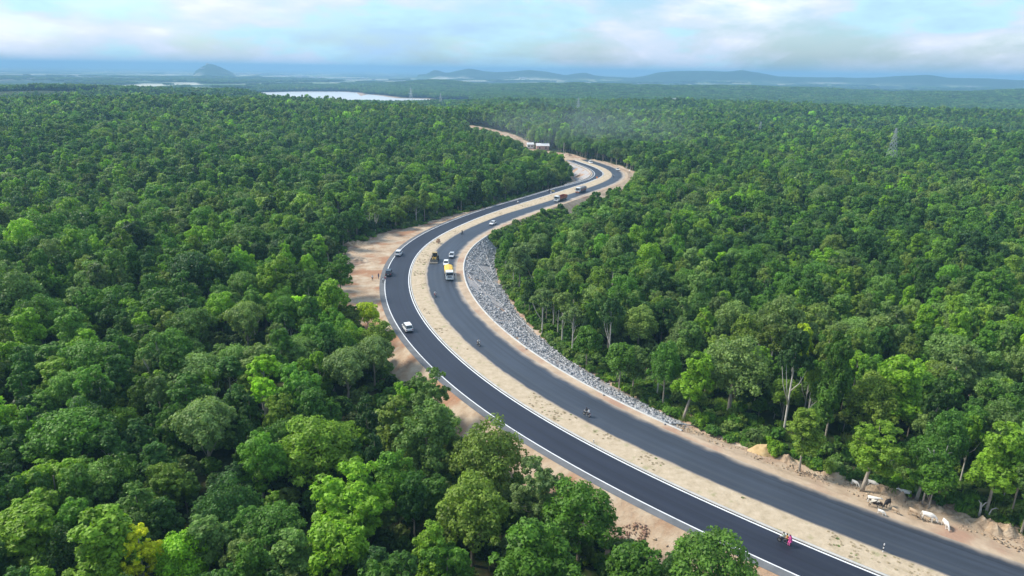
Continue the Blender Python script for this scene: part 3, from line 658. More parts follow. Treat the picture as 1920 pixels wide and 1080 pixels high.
# ------------------------------------------------------------------ where trees must not stand in the way of the road clearing
CLEAR = [(1990,1060),(1920,1018),(1880,1008),(1840,990),(1790,980),(1740,966),(1700,945),(1640,925),(1590,905),(1540,890),(1490,885),(1440,862),(1385,832),(1330,806),(1300,790),(1229,760),(1164,732),(1107,698),(1058,662),(1016,624),(969,572),(946,536),(934,500),(932,470),(928,450),(924,436),(945,426),(1000,405),(1013,402),(1018,413),(1040,419),(1056,412),(1070,398),(1074,388),(1090,376),(1103,360),(1118,352),(1135,352),(1150,345),(1166,346),(1178,336),(1189,329),(1176,319),(1150,309),(1120,302),(1088,299),(1078,288),(1060,286),(1066,297),(1071,303),(1076,316),(1078,330),(1070,346),(1030,358),(1000,368),(935,378),(922,385),(840,402),(800,414),(775,426),(728,446),(690,447),(656,452),(645,462),(650,490),(662,520),(664,552),(690,556),(712,556),(722,590),(740,625),(752,655),(775,690),(812,706),(845,735),(870,742),(900,770),(925,772),(985,796),(990,838),(1020,868),(1060,892),(1095,895),(1150,925),(1166,985),(1190,1015),(1230,1024),(1262,990),(1300,990),(1345,988),(1400,1002),(1440,1050),(1470,1100),(1990,1100)]
TRKC = [(1062,290),(1058,286),(1036,279),(1036,281),(1000,279),(985,270),(985,266),(975,263),(962,254),(940,246),(915,240),(885,236),(872,236),(870,231),(885,231),(935,239),(962,248),(978,260),(990,264),(1034,264),(1038,276),(1066,288)]
def blocks(P, R, top):
    """true where a crown at P would cover the cleared corridor as seen from the air"""
    bad = np.zeros(len(P), bool)
    for dz, k in ((top, .35), (top * .88, .8), (top * .68, .95), (top * .45, .8)):
        for a in (0, math.pi / 2, math.pi, 1.5 * math.pi):
            Q = np.column_stack([P[:, 0] + R * k * math.cos(a), P[:, 1] + R * k * math.sin(a), P[:, 2] + dz]); q = proj(Q)
            bad |= inpoly(q[:, 0], q[:, 1], CLEAR) | inpoly(q[:, 0], q[:, 1], TRKC)
    q = proj(P); bad |= inpoly(q[:, 0], q[:, 1], CLEAR)
    return bad
# ------------------------------------------------------------------ hero trees, placed one by one: (base px, base py, form, height scale, width scale, hue, value, label)
def by_base(px, py, form, hs, ws, hue, val, lab, rot=0., lean=None): return dict(p=hit(px, py), form=form, hs=hs, ws=ws, hue=hue, val=val, lab=lab, rot=rot, lean=lean)
def by_crown(px, py, form, hs, ws, hue, val, lab, rot=0., lean=None):
    h = FORMS[form]['top'] * hs * .72; return dict(p=hit(px, py, h), form=form, hs=hs, ws=ws, hue=hue, val=val, lab=lab, rot=rot, lean=lean)
HEROES = [
 by_base(1280,788,2,1.02,1.15,.75,1.1,'yellow-green tree on a leaning bare trunk at the end of the stone slope', .4, (1.9,.6)),
 by_crown(1378,672,9,1.15,1.2,.52,1.15,'huge rounded grey-green tree just right of the leaning trunk tree', 1.1),
 by_base(1466,722+70,6,1.15,1.1,.65,1.0,'short bright green tree behind the ochre sand heap', .2),
 by_base(1498,884,3,.88,1.05,.62,1.15,'slim bright tree on a straight pale trunk beyond the tan rock heap', .8),
 by_base(1616,920,5,.92,1.05,.68,1.05,'light green tree with a long bare trunk beside the white calf', 2.0, (1.1,.2)),
 by_crown(1690,715,2,1.2,1.5,.76,1.12,'tall yellow-green tree rising behind the grazing cattle', .9),
 by_crown(1640,740,0,1.1,1.0,.60,1.05,'olive-green round tree left of the tall yellow-green tree by the cattle', .9),
 by_base(1718,938,4,.86,.80,.30,1.0,'dark flat-crowned tree with bare white branches on its side, by the cattle', 2.6, (.9,.3)),
 by_base(1741,956,6,1.0,1.15,.40,.95,'low leafy tree in front of the dark flat-crowned tree by the cattle', .5),
 by_crown(1880,842,2,1.1,1.2,.72,1.05,'tall bright tree near the right picture edge above the rock bank', .1),
 by_base(1914,1000,3,.95,1.0,.45,1.0,'slender tree at the right picture edge beside the road bank', 1.4),
 by_crown(1504,636,2,.95,.85,.93,1.15,'small yellow-green tree glowing among dark crowns above the rock heap', .3),
 by_base(1016,628,7,1.0,1.05,.50,1.1,'open tree on a pale bent trunk at the foot of the slope, nearest the truck', .3),
 by_base(1054,646,7,1.08,1.1,.55,1.1,'open tree on a pale forked trunk at the foot of the stone slope', 1.9),
 by_base(1073,668,7,.98,1.0,.50,1.05,'open tree on a thin straight pale trunk right of the forked one', 3.1),
 by_base(1160,738,6,1.5,1.2,.42,1.0,'dark green tree on a short pale trunk at the slope foot, mid slope', .6),
 by_base(1186,735,5,.8,.8,.48,1.0,'grey-green uneven tree just behind the mid slope short-trunk tree', .6),
 by_base(1100,715-22,6,1.4,1.2,.35,.95,'dense dark bushy tree at the slope foot right of the pale trunks', 2.6),
 by_crown(1200,600,0,1.0,1.05,.56,1.15,'pale olive round tree standing above the middle of the stone slope', .6),
 by_crown(1292,632,2,.95,1.2,.44,1.0,'mid green upright tree left of the huge rounded tree', .6),
 by_crown(650,922,5,1.1,1.35,.80,1.1,'large bright green many-headed tree in the left foreground forest', .6),
 by_crown(590,828,0,1.12,1.25,.68,1.05,'big lively green tree left of centre in the foreground forest', 2.2),
 by_crown(632,1020,6,1.5,1.5,.78,1.05,'bright green bushy tree at the bottom edge below the large bright one', .6),
 by_crown(262,1028,8,.90,.85,1.0,1.3,'vivid yellow tree standing alone near the bottom left corner', .6),
 by_crown(918,838,9,1.05,1.0,.58,1.0,'great olive-green round tree leaning over the left road edge', 2.6),
 by_crown(800,800,1,1.15,1.15,.46,1.0,'dark olive round tree left of the great roadside olive tree', .2),
 by_crown(885,945,0,1.05,1.10,.62,1.0,'olive dome-shaped tree below the great roadside olive tree', 1.2),
 by_crown(803,722,5,.95,.90,.46,1.0,'deep green tree whose crown tips over the left shoulder', .2),
 by_crown(1335,1048,9,.92,1.0,.42,1.0,'dark glossy round tree covering the left carriageway near the bottom', 1.2),
 by_crown(1088,952,0,1.0,1.1,.38,.9,'dark green round tree left of the reddish earth patch', 1.8),
 by_crown(1010,1030,1,1.05,1.15,.38,.95,'dark round tree at the bottom edge below the reddish earth patch', 2.8),
 by_crown(688,584,6,1.2,1.15,.93,1.1,'light yellow-green feathery tree beside the left shoulder opposite the truck', .5),
 by_crown(706,628,1,.92,1.0,.62,1.0,'bright green bushy tree beside the white SUV', .5),
 by_crown(636,500,1,.95,1.0,.36,.95,'dark round tree at the edge of the earth clearing by the pedestrians', .5),
 by_crown(660,375,1,1.0,1.0,.38,.9,'dark round tree behind the earth clearing', .5),
 by_crown(383,800,4,1.15,1.0,.50,1.25,'pale grey-green feathery tree alone in the left foreground', .5),
 by_crown(460,600,4,1.1,.95,.53,1.2,'grey-green domed tree in the left forest behind bright crowns', .5),
 by_crown(412,572,0,.9,.9,.82,1.05,'bright green round tree beside the grey-green domed tree', .5),
 by_crown(50,610,2,1.0,1.1,.80,1.05,'bright light green tree near the left picture edge, mid height', .5),
 by_crown(195,1010,2,1.05,1.3,.72,1.1,'light green tree left of the vivid yellow tree', .5),
 by_crown(60,1000,3,1.05,1.25,.70,1.05,'light green tree in the bottom left corner', .5),
 by_crown(650,690,4,1.0,1.0,.50,1.1,'grey-green spreading tree below the earth clearing', .5),
 by_crown(1192,1060,6,1.4,1.35,.34,.85,'low dark bushy tree at the bottom edge below the reddish earth', .5),
 by_crown(1010,905,5,1.0,1.0,.50,.95,'uneven green tree right of the great roadside olive tree', 1.5),
 by_crown(742,780,8,1.0,1.3,.60,1.0,'tall olive ragged tree left of the dark olive round one', .5),
 by_crown(700,664,4,.95,.9,.50,1.1,'grey-green spreading tree left of the earth strip below the white SUV', .5),
 by_crown(975,478,2,1.1,1.35,.50,1.05,'tall clump-crowned tree at the top of the stone slope', .2),
 by_crown(1010,455,0,.95,1.0,.48,1.0,'round green tree behind the tall clump at the slope top', .2),
]

# ------------------------------------------------------------------ forest layout
g = np.random.default_rng(21)
def jgrid(x0, x1, y0, y1, sp):
    nx = int((x1 - x0) / sp); ny = int((y1 - y0) / (sp * .87))
    X, Y = np.meshgrid(np.arange(nx), np.arange(ny)); X = x0 + (X + .5 * (Y % 2)) * sp; Y = y0 + Y * sp * .87
    X = X.ravel() + g.uniform(-.42, .42, X.size) * sp; Y = Y.ravel() + g.uniform(-.42, .42, Y.size) * sp; return X, Y
X1, Y1 = jgrid(-1100, 1100, -60, 1480, 5.35)
d = np.hypot(X1, Y1); a = np.degrees(np.arctan2(X1, Y1))
k = ((np.abs(a) < 41) & (d < 1450)) | ((np.abs(a) < 80) & (d < 170) & (d > 8)); X1, Y1, d, a = X1[k], Y1[k], d[k], a[k]
gap = fbm(X1 / 45, Y1 / 45, 61, 2); k = gap > -1.15; X1, Y1, d, a = X1[k], Y1[k], d[k], a[k]
s_, o_, ds = nearest(X1, Y1); zc, u = corridor(s_, o_)
k = (u > 1.5) | (ds > 60); X1, Y1, d, a, u, s_, o_ = [q[k] for q in (X1, Y1, d, a, u, s_, o_)]
wdm = polydist(X1, Y1, WATER); k = wdm > 25; X1, Y1, d, a, u, s_, o_ = [q[k] for q in (X1, Y1, d, a, u, s_, o_)]
Z1 = terrain(X1, Y1)
# clumps of the same kind
spn = .5 * vnoise(X1 / 28, Y1 / 28, 71) + .5 * g.uniform(-1, 1, len(X1))
form = np.select([spn < -.46, spn < -.30, spn < -.20, spn < -.06, spn < .06, spn < .16, spn < .24, spn < .40, spn < .48], [2, 8, 0, 3, 1, 8, 4, 5, 9], 7)
sw = g.choice([.62, .75, .85, .95, 1.15], len(X1), p=[.2, .25, .25, .2, .1]) * g.uniform(.93, 1.08, len(X1)); sh = (sw * .55 + .42) * g.uniform(.80, 1.22, len(X1)) * (1 + .16 * vnoise(X1 / 45, Y1 / 45, 73))
hv = g.random(len(X1)); patch = vnoise(X1 / 70, Y1 / 70, 75)
hue = np.clip(.34 + .16 * patch + g.normal(0, .17, len(X1)), .02, .86); hue = np.where(hv > .99, .86, hue); hue = np.where((form == 4) & (hv < .7), .48 + g.uniform(-.06, .06, len(X1)), hue)
hue = np.where((hv < .10), g.uniform(.66, .84, len(X1)), hue)
val = np.clip(g.normal(1.05, .20, len(X1)), .6, 1.5)
edge_r = (o_ > 0) & (u < 11) & (s_ < 330); form = np.where(edge_r, np.array([7, 2, 3, 7, 0])[g.integers(0, 5, len(form))], form); sh = np.where(edge_r, sh * 1.15, sh); sw = np.where(edge_r, sw * .92, sw)
R_ = np.array([F['R'] for F in FORMS])[form] * sw; TP = np.array([F['top'] for F in FORMS])[form] * sh
P1 = np.stack([X1, Y1, Z1], 1)
nearroad = (u < 200) | (d < 1000)
bad = np.zeros(len(X1), bool); bad[nearroad] = blocks(P1[nearroad], R_[nearroad], TP[nearroad])
# where a tall crown would not fit, a small bushy one may
small = bad & (g.random(len(X1)) < .8); form[small] = 6; sw[small] = g.uniform(.55, .95, small.sum()); sh[small] = sw[small]
R_ = np.array([F['R'] for F in FORMS])[form] * sw; TP = np.array([F['top'] for F in FORMS])[form] * sh
idx = np.where(small)[0]; bad2 = blocks(P1[idx], R_[idx], TP[idx]); bad[idx] = bad2
HP = np.array([h['p'][:] for h in HEROES]); HR = np.array([FORMS[h['form']]['R'] * h['ws'] for h in HEROES])
for p_, r_ in zip(HP, HR): bad |= np.hypot(X1 - p_[0], Y1 - p_[1]) < r_ * .72 + 1.2
# keep the hero crowns in view: nothing tall just in front of them
HQ = proj(HP + np.array([[0, 0, FORMS[h['form']]['top'] * h['hs'] * .66] for h in HEROES]))
QC = proj(P1 + np.stack([X1 * 0, X1 * 0, TP * .75], 1))
for hq, r_ in zip(HQ, HR):
    rad = (r_ * .95 + R_ * .55) * FP / hq[2]
    bad |= (np.hypot(QC[:, 0] - hq[0], QC[:, 1] - hq[1]) < rad) & (QC[:, 2] < hq[2]) & (QC[:, 2] > hq[2] - 25) & (QC[:, 2] < hq[2] - 2)
k = ~bad; X1, Y1, d, a, u, s_, o_, Z1, form, sw, sh, hue, val, R_, TP = [q[k] for q in (X1, Y1, d, a, u, s_, o_, Z1, form, sw, sh, hue, val, R_, TP)]
P1 = np.stack([X1, Y1, Z1], 1); rot = g.uniform(0, 6.283, len(X1))
QC = proj(P1 + np.stack([X1 * 0, X1 * 0, TP * .75], 1)); rad = R_ * FP / QC[:, 2]
inview = (QC[:, 0] > 6) & (QC[:, 0] < 1914) & (QC[:, 1] > 0) & (QC[:, 1] < 1072)
score = np.where(inview, rad, 0) * np.where(form == 6, .8, 1); order = np.argsort(-score)[:300 - len(HEROES)]
single = np.zeros(len(X1), bool); single[order] = True

HUEW = lambda h: 'dark green' if h < .2 else 'mid green' if h < .4 else 'grey-green' if .44 <= h <= .56 else 'rich green' if h < .66 else 'bright green' if h < .88 else 'yellow-green'
def make_tree(F, p, hs, ws, hue, val, rot, lean=None, mats=None):
    t = empty('tree', p, rot); t.scale = (ws, ws, hs)
    tm = F['trunk']
    tr = bpy.data.objects.new('trunk', tm); col.objects.link(tr); tr.parent = t
    cr = bpy.data.objects.new('crown', F['crown']); col.objects.link(cr); cr.parent = t
    cr['leaf_hue'] = float(hue); cr['leaf_val'] = float(val); return t, tr, cr
rows = []
for h in HEROES:
    F = FORMS[h['form']]
    t, tr, cr = make_tree(F, h['p'], h['hs'], h['ws'], h['hue'], h['val'], h['rot'])
    if h['lean']:
        tr.data = trunk_mesh('trunk_leaning', F['h'], F['r'] * 1.15, F['lobes'], 3, lean=(0, 0), nlimb=8, base=-.5)
        t.rotation_euler = (0, .10 * h['lean'][0], 0)
    tag(t, h['lab'], 'tree', 'trees of the roadside forest')
# the rest of the nearest trees get their labels from look and place
def place_words(px, py):
    side = 'left' if (o_i < 0) else 'right'
    return side
cells = {}
for i in np.where(single)[0]:
    px, py = QC[i, 0], QC[i, 1]; side = 'left' if o_[i] < 0 else 'right'
    if side == 'left':
        zx = 'near the left picture edge' if px < 240 else 'left of the vivid yellow tree line' if px < 0 else 'in the left forest' if px < 560 else 'left of the road bend' if px < 900 else 'below the left carriageway'
        zy = 'in the front row' if py > 960 else 'second row' if py > 860 else 'in the middle rows' if py > 720 else 'farther back' if py > 600 else 'towards the clearing'
    else:
        zx = 'above the stone slope' if px < 1300 else 'behind the sand heap' if px < 1560 else 'behind the cattle' if px < 1780 else 'near the right picture edge'
        zy = 'close to the roadside' if u[i] < 12 else 'a few rows in' if u[i] < 45 else 'deep inside'
    key = (HUEW(hue[i]), FORMS[form[i]]['w'], zx, zy); cells.setdefault(key, []).append(i)
ORD = ['first', 'second', 'third', 'fourth', 'fifth', 'sixth', 'seventh', 'eighth', 'ninth', 'tenth', 'eleventh', 'twelfth']
for key, ii in cells.items():
    ii.sort(key=lambda i: QC[i, 0])
    for q, i in enumerate(ii):
        t, tr, cr = make_tree(FORMS[form[i]], P1[i], sh[i], sw[i], hue[i], val[i], rot[i])
        lab = '%s %s tree %s, %s' % (key[0], key[1], key[2], key[3])
        if len(ii) == 2: lab += ', ' + ('left' if q == 0 else 'right') + ' one'
        elif len(ii) > 2: lab += ', %s from left' % ORD[min(q, 11)]
        tag(t, lab, 'tree', 'trees of the roadside forest')

# everything beyond: one mass of forest
XU, YU = jgrid(-420, 420, -40, 430, 4.6); dU = np.hypot(XU, YU); aU = np.degrees(np.arctan2(XU, YU)); sU, oU, dsU = nearest(XU, YU); _, uU = corridor(sU, oU)
kU = (np.abs(aU) < 44) & (dU > 30) & (dU < 430) & (uU > .8) & ~((oU > 0) & (uU < 12)); XU, YU = XU[kU], YU[kU]; PU = np.stack([XU, YU, terrain(XU, YU)], 1)
szU = g.uniform(.40, .80, len(PU)); kU = ~blocks(PU, 2.6 * szU, 7.8 * szU)
QU = proj(PU + np.array([0, 0, 4.]))
for hq, r_ in zip(HQ, HR): kU &= ~((np.hypot(QU[:, 0] - hq[0], QU[:, 1] - hq[1]) < r_ * FP / hq[2] * .9) & (QU[:, 2] < hq[2]))
PU = PU[kU]; szU = szU[kU]; nU = len(PU)
rest = ~single; dd = d[rest]
pr = form[rest] + np.where(dd < 260, I_A, np.where(dd < 620, I_B, I_C))
X2, Y2 = jgrid(-3300, 3300, 1350, 4300, 15.5)
d2 = np.hypot(X2, Y2); a2 = np.degrees(np.arctan2(X2, Y2)); wlim = np.interp(a2, [-40, -22, -18, -4, -2, 0, 40], [2150, 2200, 3400, 3800, 3800, 3800, 3900])
k = (np.abs(a2) < 41) & (d2 > 1430) & ((d2 < wlim) | ((np.abs(a2 + 6.2) < 6) & (np.abs(d2 - 3450) < 420)) | (fbm(X2 / 260, Y2 / 160, 81, 3) > .55)); X2, Y2 = X2[k], Y2[k]
k = polydist(X2, Y2, WATER) > 28; X2, Y2 = X2[k], Y2[k]
X3, Y3 = jgrid(-6200, 6200, 3000, 7200, 36); d3 = np.hypot(X3, Y3); a3 = np.degrees(np.arctan2(X3, Y3))
k = (np.abs(a3) < 41) & (d3 > 4200) & (d3 < 6000) & (fbm(X3 / 420, Y3 / 260, 83, 4) > .25); X3, Y3 = X3[k], Y3[k]
Xf = np.r_[X2, X3]; Yf = np.r_[Y2, Y3]; Zf = terrain(Xf, Yf) - 1.0; nfar = len(Xf)
P = np.vstack([P1[rest], np.stack([Xf, Yf, Zf], 1), PU])
pr = np.r_[pr, I_D + g.integers(0, 3, nfar), np.full(nU, I_B + 6)]
sfar = np.r_[g.uniform(.8, 1.1, len(X2)), g.uniform(1.0, 1.6, len(X3))]
scl = np.vstack([np.stack([sw[rest], sw[rest], sh[rest]], 1), np.stack([sfar, sfar, g.uniform(.8, 1.1, nfar)], 1), np.stack([szU * 1.2, szU * 1.2, szU], 1)])
hu = np.r_[hue[rest], np.clip(g.normal(.30, .14, nfar), 0, .8), np.clip(g.normal(.36, .16, nU), 0, .85)]; va = np.r_[val[rest], np.clip(g.normal(1, .15, nfar), .6, 1.4), g.uniform(.45, .95, nU)]  # understory leaves darkened: shade of the canopy gaps put into their colour
gn_instances('forest', P, pr, np.r_[rot[rest], g.uniform(0, 6.28, nfar + nU)], scl, hu, va, 'dense green forest reaching from the road to the far plain', 'forest')

# undergrowth at the forest edge and between the near trunks
n = 5200; s = g.uniform(-70, 340, n); rt = g.random(n) < .62; s[:900] = g.uniform(211, 288, 900); rt[:900] = True
o = np.where(rt, oE(s) + eR(s) + g.exponential(7, n) + .4, oG(s) - eL(s) - g.exponential(6, n) - .4)
o[:900] = oE(s[:900]) + g.uniform(1.0, 9, 900); x, y = sxy(s, o); zz = ground_z(x, y); Pu = np.stack([x, y, zz], 1)
k = np.hypot(x, y) > 40; 
q = proj(Pu + np.array([0, 0, .8])); k &= ~inpoly(q[:, 0], q[:, 1], CLEAR) | (np.arange(len(Pu)) < 900)
Pu = Pu[k]; n = len(Pu); ty = g.choice([0, 1, 2], n, p=[.34, .33, .33]); sc_u = g.uniform(.5, 1.35, n); sc_u = np.where(ty == 2, g.uniform(1, 2, n), sc_u)
gn_instances('undergrowth', Pu, I_E + ty, g.uniform(0, 6.28, n), np.stack([sc_u, sc_u, sc_u * g.uniform(.7, 1.3, n)], 1), np.clip(g.normal(.45, .16, n), .1, .8), g.uniform(.8, 1.3, n), 'low shrubs and grass along the forest edge', 'undergrowth')
# dry grass tufts on the median
n = 2300; s = g.uniform(-60, 330, n); f_ = g.uniform(.12, .92, n); o = (oB(s) + .55) * (1 - f_) + oC(s) * f_; x, y = sxy(s, o)
k = fbm(x / 6, y / 6, 91, 3) > .25; x, y = x[k], y[k]; n = len(x); su = g.uniform(.15, .38, n)
gn_instances('median_grass', np.stack([x, y, x * 0 + .1], 1), np.where(g.random(n) < .93, I_E + 3, I_E + 2), g.uniform(0, 6.28, n), np.stack([su, su, su * .7], 1), np.full(n, .45), g.uniform(.9, 1.3, n), 'dry grass tufts scattered over the sandy median', 'grass')

# ------------------------------------------------------------------ dirt mounds and boulders on the right bank and left verge
def mound(px, py, w, dpt, h, seed, mat, lab, rot=0., name='dirt_mound', cat='dirt mound', rough=.22, grp=None):
    g_ = 26; v = []; f = []; n = 15
    P0 = hit(px, py); h = h * .58; rough = rough * 1.7
    for i in range(n + 1):
        for j in range(g_):
            r = i / n; a = 2 * math.pi * j / g_
            x = r * math.cos(a) * w / 2; y = r * math.sin(a) * dpt / 2
            q = float(fbm(x * .9 + seed * 7, y * .9, seed, 4)); z = h * (1 - r * r) ** 1.1 * (1 + rough * 1.6 * q) + rough * .35 * h * q * (1 - r) - .3 * r ** 3
            k = 1 + .16 * float(vnoise(a * 1.4 + seed, seed)); v.append((x * k, y * k, z))
    for i in range(n):
        for j in range(g_): f.append((i * g_ + j, i * g_ + (j + 1) % g_, (i + 1) * g_ + (j + 1) % g_, (i + 1) * g_ + j))
    mb = MB(); mb.add(v, f); m = mb.me(name, rough < .2); o = link(name, m, mat); o.location = P0; o.rotation_euler = (0, 0, rot)
    return tag(o, lab, cat, grp)
mound(1432, 848, 6.5, 5, 2.0, 1, M_ochre, 'smooth ochre sand heap at the forest edge past the end of the stone slope', .3, 'sand_heap', 'sand heap', .08)
mound(1232, 764, 3.2, 2.4, 1.1, 2, M_ochre, 'small ochre sand heap at the edge of the stone slope under dark trees', .2, 'sand_heap', 'sand heap', .08)
mound(1478, 866, 5.5, 3.2, 1.2, 3, M_brock, 'low tan rock heap just right of the ochre sand heap', -.4)
mound(1565, 890, 7, 3.6, 1.5, 4, M_brock, 'long tan rock heap left of the lone white calf', -.4)
mound(1660, 924, 6.5, 3.4, 1.4, 5, M_brock, 'tan rock heap behind the black cattle', -.4)
mound(1690, 937, 2.2, 1.6, 1.1, 6, M_brock, 'squared tan boulder below the upper white cow', -.2, 'boulder', 'boulder', .3)
mound(1735, 953, 7, 3.2, 1.4, 7, M_brock, 'tan rock heap above the large white grazing cow', -.4)
mound(1790, 968, 6, 2.8, 1.1, 8, M_brock, 'tan rock heap above the white calf nearest the right', -.4)
mound(1858, 990, 9, 4.2, 2.0, 9, M_brock, 'largest tan rock heap, nearest the right picture edge', -.4)
mound(1790, 948, 2.6, 1.8, .8, 10, M_brock, 'tan boulder in the grass beside the dead stump', .1, 'boulder', 'boulder', .3)
mound(1655, 908, 3.0, 1.8, .9, 11, M_brock, 'pale boulder in the grass behind the tall bare trunk', .1, 'boulder', 'boulder', .3)
mound(1345, 808, 3.4, 2.2, .9, 12, M_ochre, 'ochre boulder at the foot of the tree past the stone slope', .1, 'boulder', 'boulder', .25)
mound(1385, 822, 2.6, 1.6, .8, 13, M_brock, 'small tan boulder between slope end and ochre sand heap', .1, 'boulder', 'boulder', .3)
mound(668, 458, 12, 7, 1.8, 14, M_brock, 'broken tan rock bank at the back of the left earth clearing', .2)
mound(662, 492, 13, 8, 1.5, 15, M_concrete if False else M_sand, 'pale scraped earth bank at the left of the clearing', .4)
mound(1062, 291, 9, 16, 2.2, 17, M_sand, 'tan earth ramp where the paving ends at the far bend', .3)

# dead stump and broken small trunks
mb = MB(); mb.tube([(0, 0, -.3), (.05, 0, 1.4), (-.1, .05, 2.6)], [.2, .16, .12], 7); mb.tube([(0, 0, 1.9), (.5, 0, 2.6), (.9, .1, 2.7)], [.1, .08, .04], 6); mb.tube([(-.05, 0, 2.3), (-.5, .1, 3.0)], [.09, .04], 6)
o = mb.build('dead_tree', M_bark_white, smooth=True); o.location = hit(1834, 972); tag(o, 'pale dead forked stump standing by the road bank near the right edge', 'dead tree')
mb = MB(); mb.tube([(0, 0, -.3), (.05, 0, 1.2), (.25, 0, 1.9), (.8, 0, 2.1), (1.25, 0, 1.9)], [.1, .09, .08, .07, .04], 7)
o = mb.build('dead_tree', M_bark_white, smooth=True); o.location = hit(1851, 976); tag(o, 'pale bent leafless sapling right of the dead stump', 'dead tree')
mb = MB(); mb.tube([(0, 0, -.5), (.1, 0, 5.0), (.3, .1, 7.5), (.1, .2, 9.4)], [.13, .11, .09, .03], 6); mb.tube([(.3, .1, 7.4), (1.7, 0, 8.9), (2.8, .2, 9.0)], [.07, .05, .02], 5); mb.tube([(.2, .1, 8.2), (-1.0, 0, 9.8)], [.06, .02], 5)
mb.tube([(1.7, 0, 8.9), (1.9, .1, 10.2)], [.04, .015], 5)
o = mb.build('dead_tree', M_bark_white, smooth=True); o.location = hit(1728, 950); tag(o, 'bare white branching tree showing against the dark flat crown by the cattle', 'dead tree')
# dry bush on the median
c, _ = crown_mesh('dry_bush_twigs', [(0, 0, .8, .9, .9, .9)], 420, .16, 801, nl=14)
M_dry = simple('dry_twigs', (.33, .17, .10), .9, var=.3); c.materials.clear(); c.materials.append(M_dry)
t = empty('dry_bush', (*unproj(822, 457)[:2], .1), 0, 'reddish-brown dry bush alone on the median above the loader', 'bush'); 
o = bpy.data.objects.new('twigs', c); col.objects.link(o); o.parent = t
mb = MB()
for k in range(6): mb.tube([(0, 0, 0), (math.cos(k) * .35, math.sin(k) * .35, .6), (math.cos(k) * .8, math.sin(k) * .8, 1.3)], [.04, .03, .01], 4)
mb.build('stem', M_bark, t)

# ------------------------------------------------------------------ vehicles
def paint(name, c, rough=.35): return simple(name, c, rough, spec=.5, coat=.4, var=.04)
P_white = paint('white_paint', (.78, .79, .80)); P_dark = paint('dark_paint', (.03, .035, .05)); P_silver = paint('silver_paint', (.45, .48, .52))
P_yellow = paint('yellow_paint', (.42, .28, .07)); P_orange = paint('orange_paint', (.62, .20, .06)); P_red = paint('red_brown_paint', (.28, .06, .04))
M_glass = simple('dark_glass', (.03, .04, .05), .08, spec=.8, var=.02); M_tyre = simple('tyre_rubber', (.02, .02, .02), .85); M_rim = simple('rim_metal', (.45, .45, .46), .35, .8)
M_worn = simple('worn_bucket_steel', (.20, .18, .15), .6, .3, var=.3)
M_tarp = simple('yellow_tarpaulin', (.72, .46, .08), .7, var=.12, scale=1.2); M_tarp2 = simple('grey_tarpaulin', (.30, .28, .27), .8, var=.2)
M_black = simple('black_trim', (.02, .02, .022), .6); M_lamp = simple('clear_lamp', (.75, .75, .72), .2); M_rlamp = simple('red_lamp', (.45, .02, .02), .3); M_blue = simple('blue_stripe', (.04, .12, .4), .5); M_chrome = simple('worn_steel', (.4, .4, .4), .35, .9)
wheel_cache = {}
def wheel(parent, x, y, r, w, side):
    k = (r, w)
    if k not in wheel_cache:
        a = MB(); a.tube([(0, -w / 2, 0), (0, -w / 2 * .9, 0), (0, w / 2 * .9, 0), (0, w / 2, 0)], [r * .9, r, r, r * .9], 16)
        b = MB(); b.tube([(0, -w / 2 * 1.08, 0), (0, w / 2 * 1.08, 0)], [r * .56, r * .56], 12)
        wheel_cache[k] = (a.me('tyre', False), b.me('rim', False)); wheel_cache[k][0].materials.append(M_tyre); wheel_cache[k][1].materials.append(M_rim)
    ty = bpy.data.objects.new('wheel', wheel_cache[k][0]); col.objects.link(ty); ty.parent = parent; ty.location = (x, y, r)
    rm = bpy.data.objects.new('rim', wheel_cache[k][1]); col.objects.link(rm); rm.parent = ty
def ring(x, hw, z0, z1, ch=.1, top=.92):
    return [(x, -hw * .9, z0), (x, -hw, z0 + ch), (x, -hw, z1 - ch), (x, -hw * top, z1), (x, hw * top, z1), (x, hw, z1 - ch), (x, hw, z0 + ch), (x, hw * .9, z0)]
